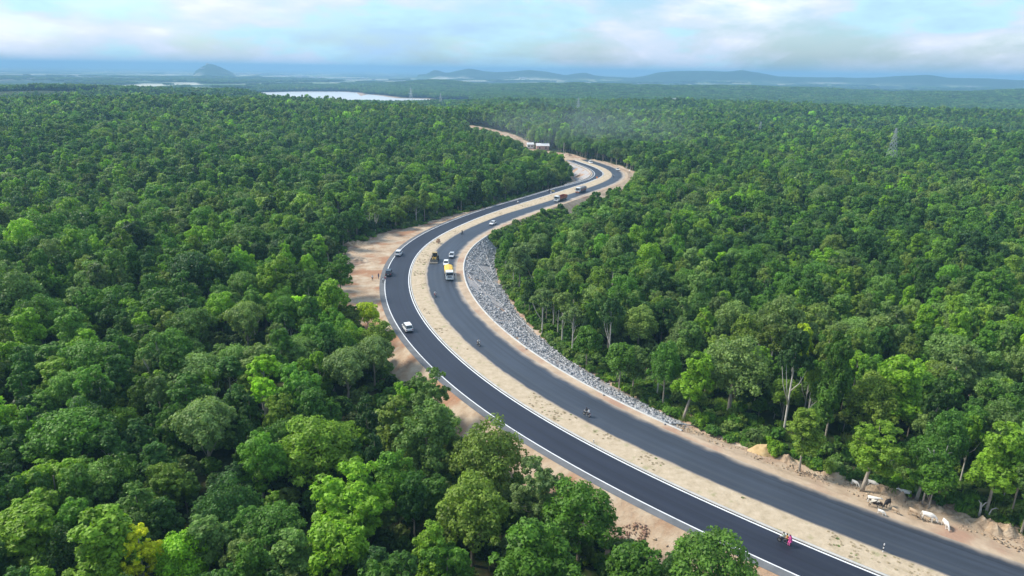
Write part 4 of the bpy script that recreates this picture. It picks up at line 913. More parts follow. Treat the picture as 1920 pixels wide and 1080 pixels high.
def make_car(loc, rz, paint_m, lab, kind='hatch', roofrail=False):
    t = empty('car', loc, rz, lab, 'car', 'cars on the highway')
    spec = {'suv': (4.6, .93, .95, 1.72, (1.0, .55, -1.75, -2.1)), 'hatch': (3.9, .85, .86, 1.50, (.95, .35, -1.45, -1.85)), 'sedan': (4.3, .87, .84, 1.45, (.8, .2, -1.0, -1.65))}[kind]
    Ln, hw, belt, roof, (w0, w1, r1, r0) = spec; h = Ln / 2
    b = MB(); b.loft([ring(h, hw * .78, .38, .62, .06), ring(h - .12, hw * .92, .28, belt - .17, .09), ring(w0 + .1, hw, .24, belt, .1), ring(0, hw, .24, belt + .03, .1), ring(-h + .35, hw, .24, belt + (.04 if kind != 'sedan' else .02), .1), ring(-h + .06, hw * .93, .30, belt - .02, .1), ring(-h, hw * .85, .40, belt - .12, .08)])
    b.build('body', paint_m, t, smooth=False, bevel=.02)
    zb = belt - .03; hb_ = hw * .93; ht = hw * .76
    gl = MB(); gl.loft([[(w0, -hb_, zb), (w0, hb_, zb), (w1, ht, roof - .06), (w1, -ht, roof - .06)], [(r0, -hb_, zb), (r0, hb_, zb), (r1, ht, roof - .06), (r1, -ht, roof - .06)]])
    gl.build('window', M_glass, t)
    rf = MB(); rf.box(((w1 + r1) / 2, 0, roof - .03), (w1 - r1 + .12, ht * 2 + .08, .09)); rf.build('roof', paint_m, t, bevel=.03)
    for sy in (-1, 1):
        pl = MB()
        for (xa, xb_) in ((w0, w1), (r0, r1)): pl.tube([(xa, sy * hb_, zb), (xb_, sy * ht, roof - .04)], .045, 5)
        xm = (w1 + r1) / 2 + .1; pl.tube([(xm, sy * (hb_ + .005), zb), (xm, sy * (ht + .01), roof - .04)], .045, 5)
        pl.build('pillar', paint_m, t)
        m_ = MB(); m_.box((w0 - .12, sy * (hw + .09), belt + .05), (.12, .2, .14)); m_.build('mirror', paint_m, t, bevel=.02)
        l = MB(); l.box((h - .07, sy * hw * .68, .62), (.14, .34, .14)); l.build('headlight', M_lamp, t, bevel=.02)
        l = MB(); l.box((-h + .03, sy * hw * .74, belt - .2), (.1, .22, .26)); l.build('tail_light', M_rlamp, t, bevel=.02)
    l = MB(); l.box((h - .02, 0, .45), (.08, hw * 1.1, .16)); l.build('grille', M_black, t)
    l = MB(); l.box((-h - .005, 0, .42), (.05, hw * 1.5, .14)); l.build('bumper', M_black if kind == 'suv' else paint_m, t)
    l = MB(); l.box((-h - .012, 0, .62), (.03, .48, .12)); l.build('number_plate', M_lamp, t)
    for x in (h - .82, -h + .78):
        for sy in (-1, 1): wheel(t, x, sy * (hw - .08), .33 if kind != 'suv' else .37, .2, sy)
    return t
def road_pose(px, py, way, off=0.0, z=0.0):
    p = unproj(px, py, z); j = ((CL - p[:2]) ** 2).sum(1).argmin(); a = math.atan2(T[j, 1], T[j, 0])
    if way < 0: a += math.pi
    return (float(p[0]), float(p[1]), z + .004), a + off
def truck(loc, rz, lab, cab_m, body_m, load_m=None, axle=3, L_=8.6, tarp=False, front_m=None):
    t = empty('truck', loc, rz, lab, 'truck', 'trucks on the highway')
    h = L_ / 2; xc = h - 1.95
    b = MB(); b.loft([[(h, -1.12, .62), (h, 1.12, .62), (h, 1.15, 1.7), (h - .12, 1.02, 2.75), (h - .12, -1.02, 2.75), (h, -1.15, 1.7)], [(xc, -1.15, .62), (xc, 1.15, .62), (xc, 1.18, 1.7), (xc, 1.1, 2.9), (xc, -1.1, 2.9), (xc, -1.18, 1.7)]])
    b.build('cab', cab_m, t, bevel=.06)
    w = MB(); w.loft([[(h + .03, -1.02, 1.72), (h + .03, 1.02, 1.72), (h - .07, .95, 2.45), (h - .07, -.95, 2.45)], [(h - .1, -1.02, 1.72), (h - .1, 1.02, 1.72), (h - .2, .95, 2.45), (h - .2, -.95, 2.45)]]); w.build('windscreen', M_glass, t)
    w = MB(); w.box((h - .05, 0, 2.72), (.35, 1.9, .12)); w.build('sun_visor', cab_m, t)
    for sy in (-1, 1):
        w = MB(); w.box((h - .75, sy * 1.15, 2.1), (.75, .06, .6)); w.build('side_window', M_glass, t)
        w = MB(); w.box((h + .08, sy * .85, .95), (.1, .34, .24)); w.build('headlight', M_lamp, t, bevel=.02)
        w = MB(); w.tube([(h, sy * 1.15, 2.3), (h + .25, sy * 1.42, 2.3), (h + .25, sy * 1.42, 2.05)], .025, 5); w.box((h + .25, sy * 1.42, 1.95), (.06, .2, .42)); w.build('mirror', M_black, t)
    w = MB(); w.box((h + .08, 0, .62), (.2, 2.3, .3)); w.build('bumper', front_m or M_lamp, t, bevel=.03)
    w = MB()
    for k in range(3): w.box((h + .05, 0, 1.1 + .15 * k), (.05, 1.2, .07))
    w.build('grille', M_black, t)
    w = MB(); w.box((-.2, 0, .78), (L_ - .8, .9, .28)); w.build('chassis', M_black, t)
    bx0, bx1 = -h, xc - .18; c = (bx0 + bx1) / 2; lb = bx1 - bx0
    w = MB(); w.box((c, 0, 1.06), (lb, 2.42, .14)); 
    for sy in (-1, 1):
        w.box((c, sy * 1.2, 1.75), (lb, .08, 1.3))
        for k in range(7): w.box((bx0 + lb * (k + .5) / 7, sy * 1.26, 1.72), (.1, .07, 1.3))
    w.box((bx1, 0, 1.85), (.08, 2.4, 1.6)); w.box((bx0, 0, 1.75), (.08, 2.4, 1.3)); w.build('cargo_body', body_m, t)
    if load_m:
        n = 9; rings = []
        for k in range(n):
            x = bx0 - .02 + (lb + .04) * k / (n - 1); e = 0 if 0 < k < n - 1 else .25; sag = .06 * math.sin(k * 1.9)
            rings.append([(x, -1.3, 1.6 if tarp else 2.3), (x, -1.31, 2.5 - e), (x, -.9, 2.85 - e + sag), (x, 0, 3.02 - e + sag), (x, .9, 2.85 - e - sag), (x, 1.31, 2.5 - e), (x, 1.3, 1.6 if tarp else 2.3)])
        w = MB(); w.loft(rings); w.build('tarpaulin', load_m, t)
    for x in [h - 1.15] + [-h + 1.0 + 1.3 * k for k in range(axle - 1)]:
        for sy in (-1, 1): wheel(t, x, sy * 1.0, .5, .34, sy)
    return t
for (px, py, way, pm, kind, lab) in [
    (764, 618, 1, P_white, 'suv', 'white SUV driving away alone on the dark left carriageway'),
    (748, 478, 1, P_white, 'suv', 'white car on the dark carriageway beside the earth clearing'),
    (729, 515, 1, P_dark, 'suv', 'dark SUV stopped on the left carriageway beside the pedestrians'),
    (847, 482, -1, P_silver, 'hatch', 'pale silver hatchback following the yellow truck'),
    (836.5, 497, -1, P_white, 'hatch', 'small white car directly behind the yellow truck'),
    (924, 421, -1, P_white, 'sedan', 'white sedan on the right carriageway where the stone slope begins'),
    (1107, 306, -1, P_white, 'suv', 'white car at the far end of the last bend'),
    (1158, 319.5, -1, P_white, 'sedan', 'white car on the outer edge of the far bend')]:
    p, a = road_pose(px, py, way); make_car(p, a, pm, lab, kind)
p, a = road_pose(842, 519, -1); truck(p, a, 'white-cabbed truck with a bright yellow tarpaulin over its load', P_white, P_silver, M_tarp, 3, 8.8, True)
p, a = road_pose(1051, 376, -1); truck(p, a, 'white and red-brown truck, nearer of the two distant trucks', P_white, P_red, None, 4, 10.0)
p, a = road_pose(1089, 360, -1); truck(p, a, 'orange-fronted truck half hidden by the right forest', P_white, P_red, M_tarp2, 3, 9.0, True, front_m=P_orange)
# wheel loader with a cab on top
p, a = road_pose(815.5, 489, -1)
t = empty('wheel_loader', p, a, 'yellow and black wheel loader standing against the median, ahead of the yellow truck', 'loader')
w = MB(); w.box((-1.4, 0, 1.35), (2.3, 1.5, .95)); w.build('engine_cover', P_yellow, t, bevel=.08)
w = MB(); w.box((1.0, 0, 1.1), (2.0, 1.0, .6)); w.build('front_frame', P_yellow, t, bevel=.05)
w = MB(); w.box((.0, 0, 2.25), (1.3, 1.35, 1.1)); w.build('cab_window', M_glass, t)
w = MB(); w.box((.0, 0, 2.88), (1.6, 1.6, .14)); w.build('roof', P_yellow, t, bevel=.03)
for x in (-.65, .65):
    for y in (-.68, .68): w = MB(); w.tube([(x, y, 1.5), (x, y, 2.85)], .06, 6); w.build('pillar', M_black, t)
for y in (-.55, .55): w = MB(); w.tube([(.9, y, 1.5), (2.0, y, 1.5), (2.9, y, .7)], .12, 6); w.build('lift_arm', P_yellow, t)
w = MB(); w.loft([[(2.9, y, .25), (3.0, y, 1.25), (3.15, y, 1.3), (3.25, y, .55), (3.9, y, .22), (3.9, y, .14), (3.0, y, .14)] for y in (-1.25, 1.25)]); w.build('bucket', M_worn, t)
w = MB(); w.tube([(-1.8, .5, 1.8), (-1.8, .5, 2.5)], .06, 6); w.build('exhaust', M_black, t)
for x in (1.5, -1.5):
    for y in (-1, 1): wheel(t, x, y * .95, .68, .5, y)

# ------------------------------------------------------------------ people, riders and animals
dg = None
def figure(name, joints, bones, mats, seg_mat, parent=None, sub=1):
    """one continuous skin over joints {name:(co, radius)}, bones [(a,b)], seg_mat {(a,b):index}"""
    keys = list(joints); me = bpy.data.meshes.new(name); me.from_pydata([joints[k][0] for k in keys], [(keys.index(a), keys.index(b)) for a, b in bones], [])
    o = bpy.data.objects.new(name, me); col.objects.link(o)
    sk = o.modifiers.new('skin', 'SKIN'); sk.use_smooth_shade = True
    if not me.skin_vertices: return o
    for i, k in enumerate(keys):
        r = joints[k][1]; me.skin_vertices[0].data[i].radius = (r, r) if not isinstance(r, tuple) else r
        me.skin_vertices[0].data[i].use_root = (i == 0)
    if sub: sd_ = o.modifiers.new('sub', 'SUBSURF'); sd_.levels = sub; sd_.render_levels = sub
    dgr = bpy.context.evaluated_depsgraph_get(); nm = bpy.data.meshes.new_from_object(o.evaluated_get(dgr))
    o.modifiers.clear(); o.data = nm; nm.materials.clear()
    for m in mats: nm.materials.append(m)
    A = np.array([joints[a][0] for a, b in bones], float); B = np.array([joints[b][0] for a, b in bones], float); AB = B - A; rad = np.array([(lambda r: r if not isinstance(r, tuple) else max(r))(joints[a][1]) + (lambda r: r if not isinstance(r, tuple) else max(r))(joints[b][1]) for a, b in bones]) / 2
    for p in nm.polygons:
        c = np.array(p.center); tt = np.clip(((c - A) * AB).sum(1) / (AB ** 2).sum(1), 0, 1); dd = np.linalg.norm(c - A - AB * tt[:, None], axis=1) / (rad + .01)
        p.material_index = seg_mat[bones[int(dd.argmin())]]; p.use_smooth = True
    if parent: o.parent = parent
    return o
M_skin = simple('brown_skin', (.22, .12, .07), .6); M_hair = simple('black_hair', (.012, .01, .01), .6)
def cloth(name, c): return simple(name, c, .85, var=.1)
C_white = cloth('white_cloth', (.75, .75, .76)); C_black = cloth('black_cloth', (.02, .02, .03)); C_navy = cloth('navy_cloth', (.04, .05, .12)); C_pink = cloth('pink_sari', (.72, .10, .33)); C_orange = cloth('orange_shirt', (.75, .40, .12)); C_green = cloth('pale_green_shirt', (.45, .52, .38)); C_maroon = cloth('maroon_cloth', (.30, .04, .08)); C_grey = cloth('grey_cloth', (.12, .12, .14))
def person(loc, rz, pose, top, bottom, lab, scale=1.0, bag=None, helmet=None, veil=False):
    t = empty('person', loc, rz, lab, 'person'); t.scale = (scale,) * 3
    J = {}
    if pose == 'stand':
        J['pelvis'] = ((0, 0, .95), .14); J['belly'] = ((0, 0, 1.12), .13); J['chest'] = ((0, 0, 1.34), .16); J['neck'] = ((0, 0, 1.50), .06); J['head'] = ((.01, 0, 1.64), .095); J['crown'] = ((.0, 0, 1.71), .08)
        for s, n in ((1, 'l'), (-1, 'r')):
            J['hip' + n] = ((0, .1 * s, .90), .10); J['knee' + n] = ((.06 * s + .02, .1 * s, .50), .07); J['ankle' + n] = ((.14 * s - .04, .1 * s, .09), .045); J['toe' + n] = ((.14 * s + .12, .11 * s, .04), .04)
            J['sh' + n] = ((0, .19 * s, 1.42), .065); J['elb' + n] = ((-.04 * s, .25 * s, 1.16), .045); J['wri' + n] = ((.06 - .06 * s, .25 * s, .92), .03); J['palm' + n] = ((.08 - .06 * s, .25 * s, .85), .035)
            for q in range(4): J['f%d' % q + n] = ((.10 - .06 * s + .018 * (q - 1.5), .25 * s, .76 + .006 * abs(q - 1.5)), .009)
            J['f4' + n] = ((.14 - .06 * s, .235 * s, .82), .01)
    else:
        lean = .10 if pose == 'ride' else .0; x0 = -.12 if pose == 'ride' else -.12
        J['pelvis'] = ((x0, 0, .88), .15); J['belly'] = ((x0 + .03 + lean * .3, 0, 1.05), .14); J['chest'] = ((x0 + .08 + lean, 0, 1.27), .165); J['neck'] = ((x0 + .12 + lean, 0, 1.43), .06); J['head'] = ((x0 + .15 + lean, 0, 1.57), .095); J['crown'] = ((x0 + .13 + lean, 0, 1.64), .08)
        for s, n in ((1, 'l'), (-1, 'r')):
            if pose == 'side':
                J['hip' + n] = ((x0 + .1 * s, .08, .86), .1); J['knee' + n] = ((x0 + .1 * s, .46, .80), .075); J['ankle' + n] = ((x0 + .1 * s, .50, .40), .05); J['toe' + n] = ((x0 + .1 * s, .62, .34), .04)
            else:
                J['hip' + n] = ((x0 + .03, .1 * s, .84), .1); J['knee' + n] = ((x0 + .42, .2 * s, .74), .075); J['ankle' + n] = ((x0 + .28, .2 * s, .36), .05); J['toe' + n] = ((x0 + .43, .21 * s, .33), .04)
            J['sh' + n] = ((x0 + .09 + lean, .19 * s, 1.35), .068)
            if pose == 'ride': e, w_ = (x0 + .32, .28 * s, 1.12), (x0 + .58, .30 * s, 1.03)
            else: e, w_ = (x0 + .16, .26 * s, 1.12), (x0 + .34, .16 * s, .98)
            J['elb' + n] = (e, .047); J['wri' + n] = (w_, .032); pa = (w_[0] + .07, w_[1], w_[2] - .01); J['palm' + n] = (pa, .036)
            for q in range(4): J['f%d' % q + n] = ((pa[0] + .07, pa[1] + .018 * (q - 1.5), pa[2] - .04), .009)
            J['f4' + n] = ((pa[0] + .03, pa[1] - .04 * s, pa[2] - .03), .01)
    Bn = [('pelvis', 'belly'), ('belly', 'chest'), ('chest', 'neck'), ('neck', 'head'), ('head', 'crown')]
    mat = {Bn[0]: 1, Bn[1]: 1, Bn[2]: 1, Bn[3]: 0, Bn[4]: 0}
    for n in 'lr':
        for a_, b_2, m_2 in (('pelvis', 'hip' + n, 2), ('hip' + n, 'knee' + n, 2), ('knee' + n, 'ankle' + n, 2), ('ankle' + n, 'toe' + n, 3), ('chest', 'sh' + n, 1), ('sh' + n, 'elb' + n, 1), ('elb' + n, 'wri' + n, 0), ('wri' + n, 'palm' + n, 0)):
            Bn.append((a_, b_2)); mat[(a_, b_2)] = m_2
        for q in range(5): Bn.append(('palm' + n, 'f%d' % q + n)); mat[Bn[-1]] = 0
    figure('body', J, Bn, [M_skin, top, bottom, C_black], mat, t)
    hx, hy, hz = J['head'][0]
    hm = MB()
    rings = []
    for k in range(6):
        ph = math.pi / 2 * k / 5; r = .118 * math.cos(ph) + .004; rings.append([(hx - .018 + r * math.cos(a), r * .9 * math.sin(a), hz + .015 + .13 * math.sin(ph)) for a in np.linspace(0, 2 * math.pi, 12, endpoint=False)])
    hm.loft(rings); hm.build('helmet' if helmet else 'hair', helmet or M_hair, t, smooth=True)
    fc = MB(); fc.box((hx + .098, 0, hz - .005), (.035, .026, .05)); fc.build('nose', M_skin, t)
    if veil:
        v_ = MB(); rings = []
        for k in range(8):
            u = k / 7; zc = hz + .10 - u * .95; rr = .07 + .20 * min(1, u * 2.0) + .05 * u; rings.append([(hx - .10 - .10 * u + rr * .62 * math.cos(a), rr * math.sin(a), zc) for a in np.linspace(math.pi * .5, math.pi * 1.5, 8)])
        v_.loft(rings, cap=False); o2 = v_.build('sari_drape', top, t, smooth=True)
    if bag:
        b_2 = MB(); b_2.box((hx - .33, 0, 1.18), (.26, .36, .5)); b_2.build('rucksack', bag, t, bevel=.05)
    return t
def motorcycle(loc, rz, tank_m, lab):
    t = empty('motorcycle', loc, rz, lab, 'motorcycle', 'motorcycles on the highway')
    for x in (.66, -.62):
        a = MB(); a.tube([(x, -.05, .3), (x, .05, .3)], [.3, .3], 16); w_ = a.build('wheel', M_tyre, t)
        a = MB(); a.tube([(x, -.055, .3), (x, .055, .3)], [.18, .18], 12); a.build('rim', M_rim, w_)
    a = MB(); a.tube([(.66, 0, .3), (.48, 0, .92), (.42, 0, 1.0)], .045, 6); a.build('fork', M_chrome, t)
    a = MB(); a.box((0, 0, .48), (.5, .26, .34)); a.build('engine', M_chrome, t, bevel=.04)
    a = MB(); a.loft([[(.36, -.06, .70), (.36, .06, .70), (.34, .07, .86), (.34, -.07, .86)], [(.15, -.15, .66), (.15, .15, .66), (.15, .13, .92), (.15, -.13, .92)], [(-.12, -.1, .68), (-.12, .1, .68), (-.12, .08, .82), (-.12, -.08, .82)]]); a.build('fuel_tank', tank_m, t, bevel=.03)
    a = MB(); a.box((-.42, 0, .78), (.75, .26, .11)); a.build('seat', M_black, t, bevel=.04)
    a = MB(); a.tube([(.38, -.36, 1.02), (.44, -.1, 1.0), (.44, .1, 1.0), (.38, .36, 1.02)], .02, 6); a.build('handlebar', M_black, t)
    a = MB(); a.box((.55, 0, .92), (.14, .17, .17)); a.build('headlight', M_lamp, t, bevel=.04)
    a = MB(); a.box((-.84, 0, .72), (.08, .14, .1)); a.build('tail_light', M_rlamp, t)
    a = MB(); a.loft([[(x, -.07, z), (x, .07, z), (x, .07, z + .03), (x, -.07, z + .03)] for x, z in ((-.35, .62), (-.62, .66), (-.92, .5))]); a.build('rear_mudguard', tank_m, t)
    a = MB(); a.tube([(0, .18, .3), (-.75, .2, .36)], [.035, .05], 7); a.build('exhaust', M_chrome, t)
    return t
def back_of(loc, a, d): return (loc[0] - math.cos(a) * d, loc[1] - math.sin(a) * d, loc[2])
def ride(px, py, way, tank_m, riders, lab_bike):
    p, a = road_pose(px, py, way); motorcycle(p, a, tank_m, lab_bike)
    for (dx, pose, top, bot, lab, kw) in riders: person(back_of(p, a, dx), a, pose, top, bot, lab, 1.0, **kw)
ride(816, 556, -1, P_red, [(.05, 'ride', C_white, C_maroon, 'white-shirted rider on the motorcycle in front of the yellow truck', dict(helmet=M_hair))], 'motorcycle ahead of the yellow truck')
ride(897, 648, -1, P_dark, [(.05, 'ride', C_white, C_grey, 'white-shirted rider on the motorcycle level with the white SUV', {})], 'motorcycle level with the white SUV on the right carriageway')
ride(1100, 780, 1, P_silver, [(.0, 'ride', C_black, C_black, 'rider in black in front on the motorcycle in the near right lane', {}), (.48, 'pillion', C_white, C_grey, 'pillion passenger in white on the motorcycle in the near right lane', {})], 'motorcycle carrying a black-clad rider and a passenger in white')
ride(1470, 1019, 1, P_dark, [(-.10, 'ride', C_green, C_black, 'front rider in a pale green shirt on the family motorcycle', {}), (.26, 'pillion', C_orange, C_grey, 'middle passenger in an orange shirt on the family motorcycle', {}), (.62, 'side', C_pink, C_pink, 'woman in a bright pink sari seated last on the family motorcycle', dict(veil=True))], 'family motorcycle with three people near the bottom of the picture')
ride(866.5, 439, -1, P_dark, [(.05, 'ride', C_black, C_black, 'rider in black beside the median where the stone slope begins', {})], 'dark motorcycle beside the median above the dry bush')
ride(1030, 360, 1, P_dark, [(.05, 'ride', C_black, C_black, 'rider in black on the far left carriageway', {})], 'dark motorcycle at the outer edge of the far left carriageway')
ride(1150, 332, -1, P_dark, [(.05, 'ride', C_white, C_black, 'rider in white on the far bend', {})], 'motorcycle beside the median in the far bend')
ride(1077, 304.5, 1, P_dark, [(.05, 'ride', C_black, C_black, 'rider in black where the paving ends', {})], 'dark motorcycle at the very end of the paving')
ride(971, 382.5, 1, P_silver, [(.05, 'ride', C_white, C_grey, 'rider in white on the left carriageway beside the rubble bank', {})], 'motorcycle on the left carriageway beside the rubble bank')
def stand_at(px, py, rz, top, bot, lab, **kw):
    p = hit(px, py); return person((p.x, p.y, p.z), rz, 'stand', top, bot, lab, 1.0, **kw)
stand_at(698.5, 526, -1.2, C_white, C_black, 'pedestrian in a white shirt and dark trousers, leftmost on the earth verge')
stand_at(710, 523, -2.0, C_navy, C_navy, 'pedestrian all in dark blue on the earth verge')
stand_at(718.5, 531, -1.0, C_white, C_black, 'pedestrian in a white shirt on the edge line behind the dark SUV')
stand_at(722.5, 528, 2.0, C_maroon, C_navy, 'pedestrian in dark red beside the stopped dark SUV')
stand_at(1143.5, 320, .5, C_navy, C_black, 'person in dark clothes standing on the far bend')
stand_at(1033, 365, .5, C_white, C_white, 'person in white standing on the far left carriageway')

# ------------------------------------------------------------------ cattle
H_white = simple('white_hide', (.74, .70, .64), .8, var=.08); H_black = simple('black_hide', (.025, .02, .02), .7); H_brown = simple('brown_hide', (.20, .11, .06), .8, var=.15); H_tan = simple('tan_hide', (.40, .29, .19), .8, var=.1); H_horn = simple('horn', (.25, .22, .18), .5)
def patched():
    m, t, p, L = new_mat('patched_hide'); tc = N(t, 'ShaderNodeTexCoord'); n = N(t, 'ShaderNodeTexNoise', i_Scale=1.5, i_Detail=2.0); L(tc.outputs['Object'], n.inputs['Vector'])
    r = ramp(t, [(.5, (.035, .02, .015)), (.54, (.62, .55, .45))]); L(n.outputs['Fac'], r.inputs[0]); L(r.outputs[0], p.inputs['Base Color']); p.inputs['Roughness'].default_value = .8; return m
H_patch = patched()
def cow(px, py, rz, hide, lab, scale=1.0, graze=False, name='cow', cat='cow'):
    P0 = hit(px, py); t = empty(name, P0, rz, lab, cat, 'cattle on the verge'); t.scale = (scale * .9,) * 3
    J = {'hips': ((-.62, 0, 1.18), (.26, .30)), 'belly': ((-.15, 0, 1.08), (.30, .34)), 'chest': ((.38, 0, 1.08), (.27, .34)), 'withers': ((.42, 0, 1.36), .16)}
    if graze: J.update({'neck': ((.78, 0, .98), (.13, .20)), 'head': ((1.08, 0, .55), .13), 'muzzle': ((1.22, 0, .22), .085)})
    else: J.update({'neck': ((.78, 0, 1.30), (.13, .20)), 'head': ((1.12, 0, 1.48), .13), 'muzzle': ((1.42, 0, 1.34), .085)})
    J.update({'tail0': ((-.90, 0, 1.30), .05), 'tail1': ((-1.0, 0, .95), .03), 'tail2': ((-1.0, 0, .50), .05)})
    Bn = [('hips', 'belly'), ('belly', 'chest'), ('chest', 'withers'), ('chest', 'neck'), ('neck', 'head'), ('head', 'muzzle'), ('hips', 'tail0'), ('tail0', 'tail1'), ('tail1', 'tail2')]
    for s, n in ((1, 'l'), (-1, 'r')):
        J['thigh' + n] = ((-.66, .18 * s, .92), .15); J['stifle' + n] = ((-.56 + .05 * s, .19 * s, .70), .11); J['hock' + n] = ((-.76 + .08 * s, .18 * s, .46), .06); J['hoofr' + n] = ((-.68 + .08 * s, .18 * s, .05), .055)
        J['should' + n] = ((.40, .17 * s, .85), .13); J['kneef' + n] = ((.40 - .06 * s, .17 * s, .46), .06); J['hooff' + n] = ((.40 - .08 * s, .17 * s, .05), .055)
        Bn += [('hips', 'thigh' + n), ('thigh' + n, 'stifle' + n), ('stifle' + n, 'hock' + n), ('hock' + n, 'hoofr' + n), ('chest', 'should' + n), ('should' + n, 'kneef' + n), ('kneef' + n, 'hooff' + n)]
    figure('body', J, Bn, [hide], {b: 0 for b in Bn}, t)
    hx, _, hz = J['head'][0]; dx = -.06 if graze else -.04; hz2 = hz + (.06 if graze else .10)
    for s in (1, -1):
        e = MB(); e.loft([[(hx + dx, s * .12, hz2), (hx + dx - .05, s * .12, hz2 + .02), (hx + dx - .02, s * .12, hz2 - .06)], [(hx + dx - .04, s * .24, hz2 - .0), (hx + dx - .12, s * .24, hz2 + .0), (hx + dx - .07, s * .24, hz2 - .09)], [(hx + dx - .06, s * .34, hz2 - .05), (hx + dx - .08, s * .34, hz2 - .05), (hx + dx - .07, s * .34, hz2 - .07)]]); e.build('ear', hide, t)
        if scale > .8:
            e = MB(); e.tube([(hx + dx, s * .08, hz2 + .05), (hx + dx - .02, s * .17, hz2 + .17), (hx + dx + .04, s * .18, hz2 + .32)], [.035, .028, .01], 6); e.build('horn', H_horn, t)
    return t
W_ = lambda deg: math.radians(deg)
cow(1603, 911, W_(-60), H_white, 'white calf alone by the tall bare trunk, leftmost of the cattle', .72, True, 'calf', 'calf')
cow(1636, 914, W_(-40), H_white, 'cream cow half hidden in the grass behind the tan boulder', .95, True)
cow(1695, 932, W_(165), H_white, 'white cow facing left in the grass above the squared boulder', 1.0)
cow(1640, 952, W_(-32), H_patch, 'brown and white patched cow facing the black one', 1.05, True)
cow(1636, 944, W_(-35), H_white, 'cream cow standing just behind the patched cow', .95)
cow(1662, 951, W_(215), H_black, 'black cow with head down, facing the patched cow', 1.0, True)
cow(1652, 965, W_(-50), H_white, 'small white calf with a dark patch at the edge of the asphalt', .62, True, 'calf', 'calf')
cow(1678, 962, W_(-60), H_tan, 'small tan calf right of the black cow', .62, True, 'calf', 'calf')
cow(1713, 968, W_(-60), H_tan, 'tan cow standing on the earth left of the large white grazing cow', .92, True)
cow(1740, 977, W_(-38), H_white, 'large white cow grazing on the earth verge, head to the right', 1.12, True)
cow(1772, 990, W_(-95), H_white, 'white cow seen end on, farthest right of the cattle', .95, True)

# ------------------------------------------------------------------ marker posts, barriers, huts, pylons, town
M_bw = None
def post(px, py, lab, h=1.3):
    p, a = road_pose(px, py, 1); t = empty('marker_post', (p[0], p[1], .1), a, lab, 'marker post')
    n = 5
    for k in range(n):
        b = MB(); b.tube([(0, 0, h * k / n), (0, 0, h * (k + 1) / n)], .07, 8); b.build('band', M_black if k % 2 else C_white, t)
post(1655, 1036, 'black and white marker post on the median near the bottom right')
post(1113, 831, 'short dark marker post on the median kerb left of the motorcycle pair', .6)
p, a = road_pose(1037, 361, 1); t = empty('road_barrier', p, a + 1.57, 'yellow barrier board standing on the far left carriageway', 'barrier')
b = MB(); b.box((0, 0, .85), (1.8, .06, .35)); b.build('board', simple('yellow_board', (.75, .55, .05), .6), t)
for x in (-.7, .7): b = MB(); b.tube([(x, -.3, 0), (x, 0, 1.0), (x, .3, 0)], .03, 5); b.build('leg', M_chrome, t)
p, a = road_pose(1119, 339, 1); t = empty('road_sign', p, a, 'small orange and white diversion board on the median in the far bend', 'road sign')
b = MB(); b.box((0, 0, 1.9), (.08, 1.0, 1.0)); b.build('board', simple('orange_board', (.75, .22, .05), .6), t); b = MB(); b.tube([(0, 0, 0), (0, 0, 1.5)], .05, 6); b.build('post', C_white, t)
for k, (px, py) in enumerate([(1174, 321), (1180, 326)]):
    p = hit(px, py); t = empty('road_sign', p, 2.2 + k, ['white sign board on a post outside the far bend, farther one', 'white sign board on a post outside the far bend, nearer one'][k], 'road sign', 'white signs outside the far bend')
    b = MB(); b.box((0, 0, 2.2), (.08, 1.1, 1.0)); b.build('board', C_white, t); b = MB(); b.tube([(0, 0, 0), (0, 0, 1.8)], .05, 6); b.build('post', M_chrome, t)

M_tin = simple('pale_tin_roof', (.72, .70, .68), .5, var=.08, scale=.3); M_brick = simple('red_brick_wall', (.50, .30, .24), .9, var=.15, scale=.5); M_wall = simple('whitewashed_wall', (.66, .63, .58), .9, var=.1, scale=.3); M_steel = simple('galvanised_steel', (.42, .44, .46), .5, .3)
def shed(px, py, z, L_, W2, hh, rz, lab, wall, roof, name='shed', cat='shed', grp=None):
    p = hit(px, py, hh); t = empty(name, (p[0], p[1], p[2] - .3), rz, lab, cat, grp)
    b = MB(); b.box((0, 0, hh / 2), (L_, W2, hh)); b.build('wall', wall, t)
    b = MB(); b.loft([[(x, -W2 / 2 - .5, hh + .02), (x, 0, hh + W2 * .3), (x, W2 / 2 + .5, hh + .02), (x, W2 / 2 + .5, hh - .12), (x, 0, hh + W2 * .3 - .14), (x, -W2 / 2 - .5, hh - .12)] for x in (-L_ / 2 - .4, L_ / 2 + .4)]); b.build('roof', roof, t)
    for k in range(max(2, int(L_ // 5))):
        b = MB(); x = -L_ / 2 + (k + .5) * L_ / max(2, int(L_ // 5)); b.box((x, -W2 / 2 - .03, hh * .55), (1.2, .06, hh * .35)); b.build('window', M_glass, t)
    return t
shed(1017, 272, 17, 10, 6, 3.6, .1, 'long pale-roofed shed with reddish walls beyond the left forest hill', M_brick, M_tin)
shed(994, 269.5, 17, 5, 4.5, 3.2, .1, 'small white-roofed hut left of the long pale shed', M_wall, M_tin, 'hut', 'hut')

